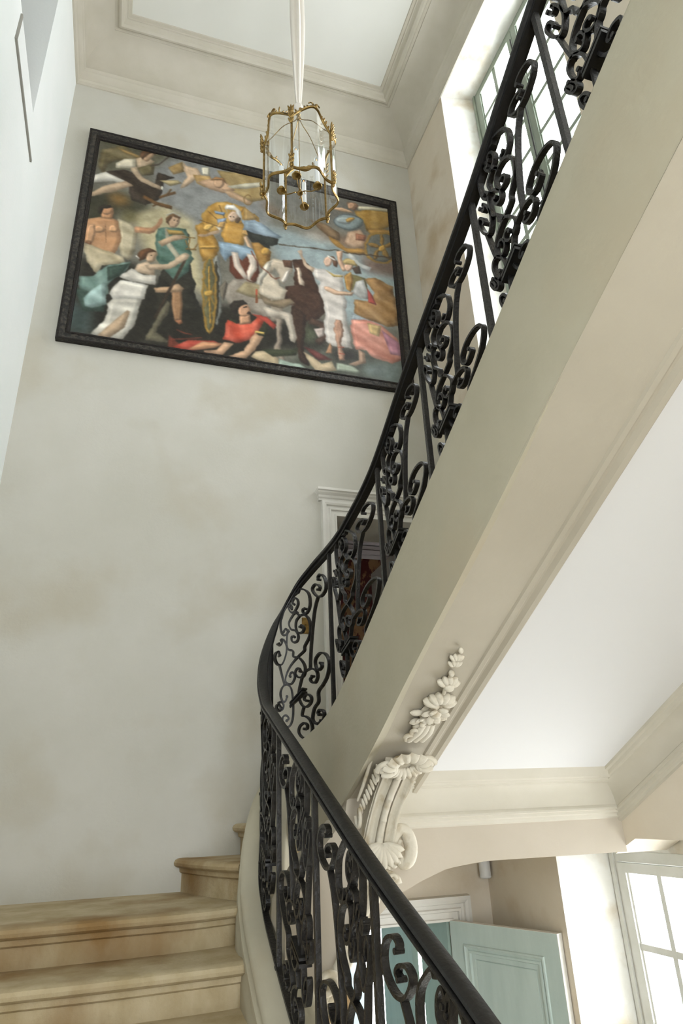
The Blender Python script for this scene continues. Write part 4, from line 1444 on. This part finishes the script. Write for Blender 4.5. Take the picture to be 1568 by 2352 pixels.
    bp = nt.nodes.new('ShaderNodeBump')
    bp.inputs['Strength'].default_value = .12
    bp.inputs['Distance'].default_value = .01
    nt.links.new(nb.outputs['Fac'], bp.inputs['Height'])
    nt.links.new(bp.outputs['Normal'], b.inputs['Normal'])
    me.materials.append(m)
    o = bpy.data.objects.new('canvas', me)
    COL.objects.link(o)
    o.parent = pic
    bk = MB()
    bk.box(FX0 + .01, FX1 - .01, YB - .018, YB - .001, FZ0 + .01, FZ1 - .01)
    bk.build('backing_board', 'frame_wood', pic)


make_canvas()

# ------------------------------------------------------------------ glass lantern
LC = (.78, 2.86)
ZB, ZT, RL = 3.45, 3.885, .224
lan = empty('glass_lantern', (LC[0], LC[1], ZB), 'brass framed five-sided glass lantern hanging with four candle bulbs inside', 'lantern')
ANG = [math.radians(a) for a in (-116.5, -44.5, 27.5, 99.5, 171.5)]
VX = [Vector((LC[0] + RL * math.cos(a), LC[1] + RL * math.sin(a), 0)) for a in ANG]
NS = 20


def side_pt(i, t):
    a, b = VX[i], VX[(i + 1) % 5]
    mid = (a + b) / 2 - Vector((LC[0], LC[1], 0))
    out = mid.normalized()
    bow = .055 * math.sin(PI * t) ** 2 - .010 * math.sin(2 * PI * t) ** 2
    return a + (b - a) * t + out * bow


def arch_h(t):
    return .095 * (1 - abs(2 * t - 1) ** 2.6)


for i in range(5):
    ts = [k / NS for k in range(NS + 1)]
    mb = MB()
    mb.tube([side_pt(i, t) + Vector((0, 0, ZB)) for t in ts], .0075)
    mb.tube([side_pt(i, t) * 1.0 + Vector((0, 0, ZB - .009)) for t in ts], .005)
    mb.build('bottom_rail', 'brass', lan, smooth=True)
    mb = MB()
    mb.tube([side_pt(i, t) + Vector((0, 0, ZT + arch_h(t))) for t in ts], .008)
    rnd = random.Random(i)
    for k in range(15):
        t = .06 + .88 * k / 14
        p = side_pt(i, t) + Vector((0, 0, ZT + arch_h(t) + .008))
        d = Vector((rnd.uniform(-.6, .6), rnd.uniform(-.6, .6), 1))
        petal(mb, p, d, (VX[i] - VX[(i + 1) % 5]).cross(Vector((0, 0, 1))), rnd.uniform(.018, .036), .014, .005)
    # scrolled crest in the middle of each arch
    for sg in (-1, 1):
        pts = []
        for k in range(14):
            tt = k / 13 * 4.8
            rr = .02 * (1 - tt / 6.5)
            p = side_pt(i, .5 + sg * .06) + Vector((0, 0, ZT + .115))
            dd = (VX[(i + 1) % 5] - VX[i]).normalized()
            pts.append(p + dd * (sg * rr * math.cos(tt)) + Vector((0, 0, rr * math.sin(tt))))
        mb.tube(pts, .0045, 6)
    mb.build('top_rail', 'brass', lan, smooth=True)
    # upright with leaf mounts
    p = VX[i]
    mb = MB()
    mb.tube([p + Vector((0, 0, ZB)), p + Vector((0, 0, ZT + .02))], .0075)
    dr = (p - Vector((LC[0], LC[1], 0))).normalized()
    for z, L_ in ((ZT + .035, .045), (ZT + .01, .04), (ZT - .03, .045), (ZT - .07, .04), (ZB + .05, .04), (ZB + .015, .035)):
        for sg in (-.6, .1, .7):
            petal(mb, p + dr * .008 + Vector((0, 0, z)), dr * .55 + Vector((-dr.y, dr.x, 0)) * sg + Vector((0, 0, 1.2)), dr, L_, .014, .007)
    mb.ell(p + dr * .012 + Vector((0, 0, ZB)), (.014, .014, .018), None, 10, 7)
    mb.ell(p + dr * .008 + Vector((0, 0, ZB - .025)), (.009, .009, .016), None, 10, 7)
    mb.ell(p + dr * .014 + Vector((0, 0, ZT + .03)), (.013, .013, .02), None, 10, 7)
    mb.build('upright', 'brass', lan, smooth=True)
    # curved glass
    mb = MB()
    NV = 10
    vs = []
    for t in ts:
        q = side_pt(i, t)
        for j in range(NV + 1):
            v = j / NV
            vs.append(q + Vector((0, 0, ZB + v * (ZT + arch_h(t) - ZB))))
    mb.add(vs, [(a * (NV + 1) + b, (a + 1) * (NV + 1) + b, (a + 1) * (NV + 1) + b + 1, a * (NV + 1) + b + 1) for a in range(NS) for b in range(NV)])
    mb.build('glass_panel', 'lantern_glass', lan, smooth=True, angle=80)
    # thin stay from the crown to the corner
    mb = MB()
    c0 = Vector((LC[0], LC[1], ZT + .31))
    pm = p * .45 + Vector((LC[0], LC[1], 0)) * .55
    pts = [c0, c0 * 1.0 + dr * .03 + Vector((0, 0, -.05)), pm + Vector((0, 0, ZT + .20)), p * .8 + Vector((LC[0], LC[1], 0)) * .2 + Vector((0, 0, ZT + .07)), p + Vector((0, 0, ZT + .01))]
    mb.tube(catmull(pts, 5), .0028, 6)
    mb.build('stay', 'brass', lan, smooth=True)
mb = MB()
mb.lathe((LC[0], LC[1], ZT + .275), [(.004, 0), (.012, .006), (.016, .016), (.009, .026), (.007, .04), (.013, .05), (.006, .062), (.004, .08)])
mb.build('crown', 'brass', lan, smooth=True)
mb = MB()
mb.tube([(LC[0], LC[1], ZT + .29), (LC[0], LC[1], 3.50)], .0032, 6)
mb.ell((LC[0], LC[1], 3.49), (.02, .02, .013))
mb.ell((LC[0], LC[1], 3.505), (.012, .012, .016))
mb.build('stem', 'brass', lan, smooth=True)
for a in (168, 62, -36, -115):
    a = math.radians(a)
    d = Vector((math.cos(a), math.sin(a), 0))
    sd = Vector((-d.y, d.x, 0))
    hub = Vector((LC[0], LC[1], 3.49))
    pts = [hub, hub + d * .03 + Vector((0, 0, .006)), hub + d * .055 + Vector((0, 0, -.008)), hub + d * .085 + Vector((0, 0, -.016)), hub + d * .108 + Vector((0, 0, -.008)), hub + d * .115 + Vector((0, 0, .012))]
    mb = MB()
    mb.tube(catmull(pts, 5), .0035, 8)
    mb.tube([hub + d * .03, hub + d * .03 + sd * .012 + Vector((0, 0, -.01))], .003, 6)
    arm = mb.build('candle_arm', 'brass', lan, smooth=True)
    c = hub + d * .115
    mb = MB()
    mb.lathe((c.x, c.y, c.z), [(.003, -.004), (.012, .0), (.027, .006), (.030, .012), (.027, .011), (.012, .008), (.013, .014), (.011, .02), (.015, .034), (.017, .036), (.014, .037)])
    mb.build('drip_pan', 'brass', arm, smooth=True)
    mb = MB()
    mb.lathe((c.x, c.y, c.z + .034), [(.0145, 0), (.0145, .185), (.012, .188)])
    mb.build('candle_tube', 'candle_white', arm, smooth=True, angle=30)
    mb = MB()
    mb.lathe((c.x, c.y, c.z + .22), [(.010, 0), (.0165, .014), (.0165, .026), (.010, .044), (.003, .056)])
    mb.build('bulb', 'lantern_glass', arm, smooth=True, angle=80)
    mb = MB()
    mb.ell((c.x, c.y, c.z + .24), (.003, .003, .008))
    mb.build('filament', 'filament', arm, smooth=True)

# pleated fabric sleeve over the chain
mb = MB()
rings = []
for k in range(60):
    z = 4.295 + (6.895 - 4.295) * k / 59
    t = k / 59
    wd = .016 + .042 * min(1, t / .35) ** .8 + .004 * math.sin(z * 3)
    ring = []
    for j in range(32):
        a = 2 * PI * j / 32
        r = wd * (1 + .24 * math.sin(5 * a + z * .35) + .1 * math.sin(9 * a - z * .6)) * (.8 + .2 * math.sin(2 * a + .3))
        ring.append((LC[0] + r * math.cos(a), LC[1] + r * math.sin(a), z))
    rings.append(ring)
mb.loft(rings)
cord = mb.build('cord_sleeve', 'fabric', None, smooth=True, angle=80)
mb = MB()
mb.ell((LC[0], LC[1], 4.285), (.03, .03, .034), None, 14, 8)
tag(cord, 'long cream fabric sleeve covering the chain that drops from the ceiling to the lantern', 'fabric sleeve')
kn = mb.build('knot', 'fabric', cord, smooth=True)

# ------------------------------------------------------------------ small things on the walls
sw = empty('switch_plate', (1.231, YB, 1.18), 'small brass light switch plate on the back wall beside the upper door casing', 'light switch')
mb = MB()
mb.box(1.205, 1.257, YB - .006, YB, 1.165, 1.285)
mb.box(1.209, 1.253, YB - .008, YB - .006, 1.169, 1.281)
mb.build('plate', 'brass', sw)
mb = MB()
mb.ell((1.231, YB - .012, 1.23), (.005, .012, .005))
mb.build('toggle', 'brass', sw, smooth=True)
for zz in (1.176, 1.274):
    mb = MB()
    mb.ell((1.231, YB - .008, zz), (.004, .003, .004))
    mb.build('screw', 'brass', sw, smooth=True)

sen = empty('ceiling_sensor', (2.44, 4.53, -.47), 'small white cylindrical fitting in the corner beyond the arch', 'sensor')
mb = MB()
mb.lathe((2.43, 4.54, -.46), [(.028, 0), (.036, .006), (.038, .02), (.038, .33)], 20)
mb.build('body', 'white_plastic', sen, smooth=True, angle=30)
mb = MB()
mb.lathe((2.43, 4.54, -.452), [(.0385, 0), (.0392, .002), (.0392, .006), (.0385, .008)], 20)
mb.build('collar', 'white_plastic', sen, smooth=True)
MB().box(2.42, 2.44, 4.56, 4.60, -.3, -.2).build('bracket', 'white_plastic', sen)
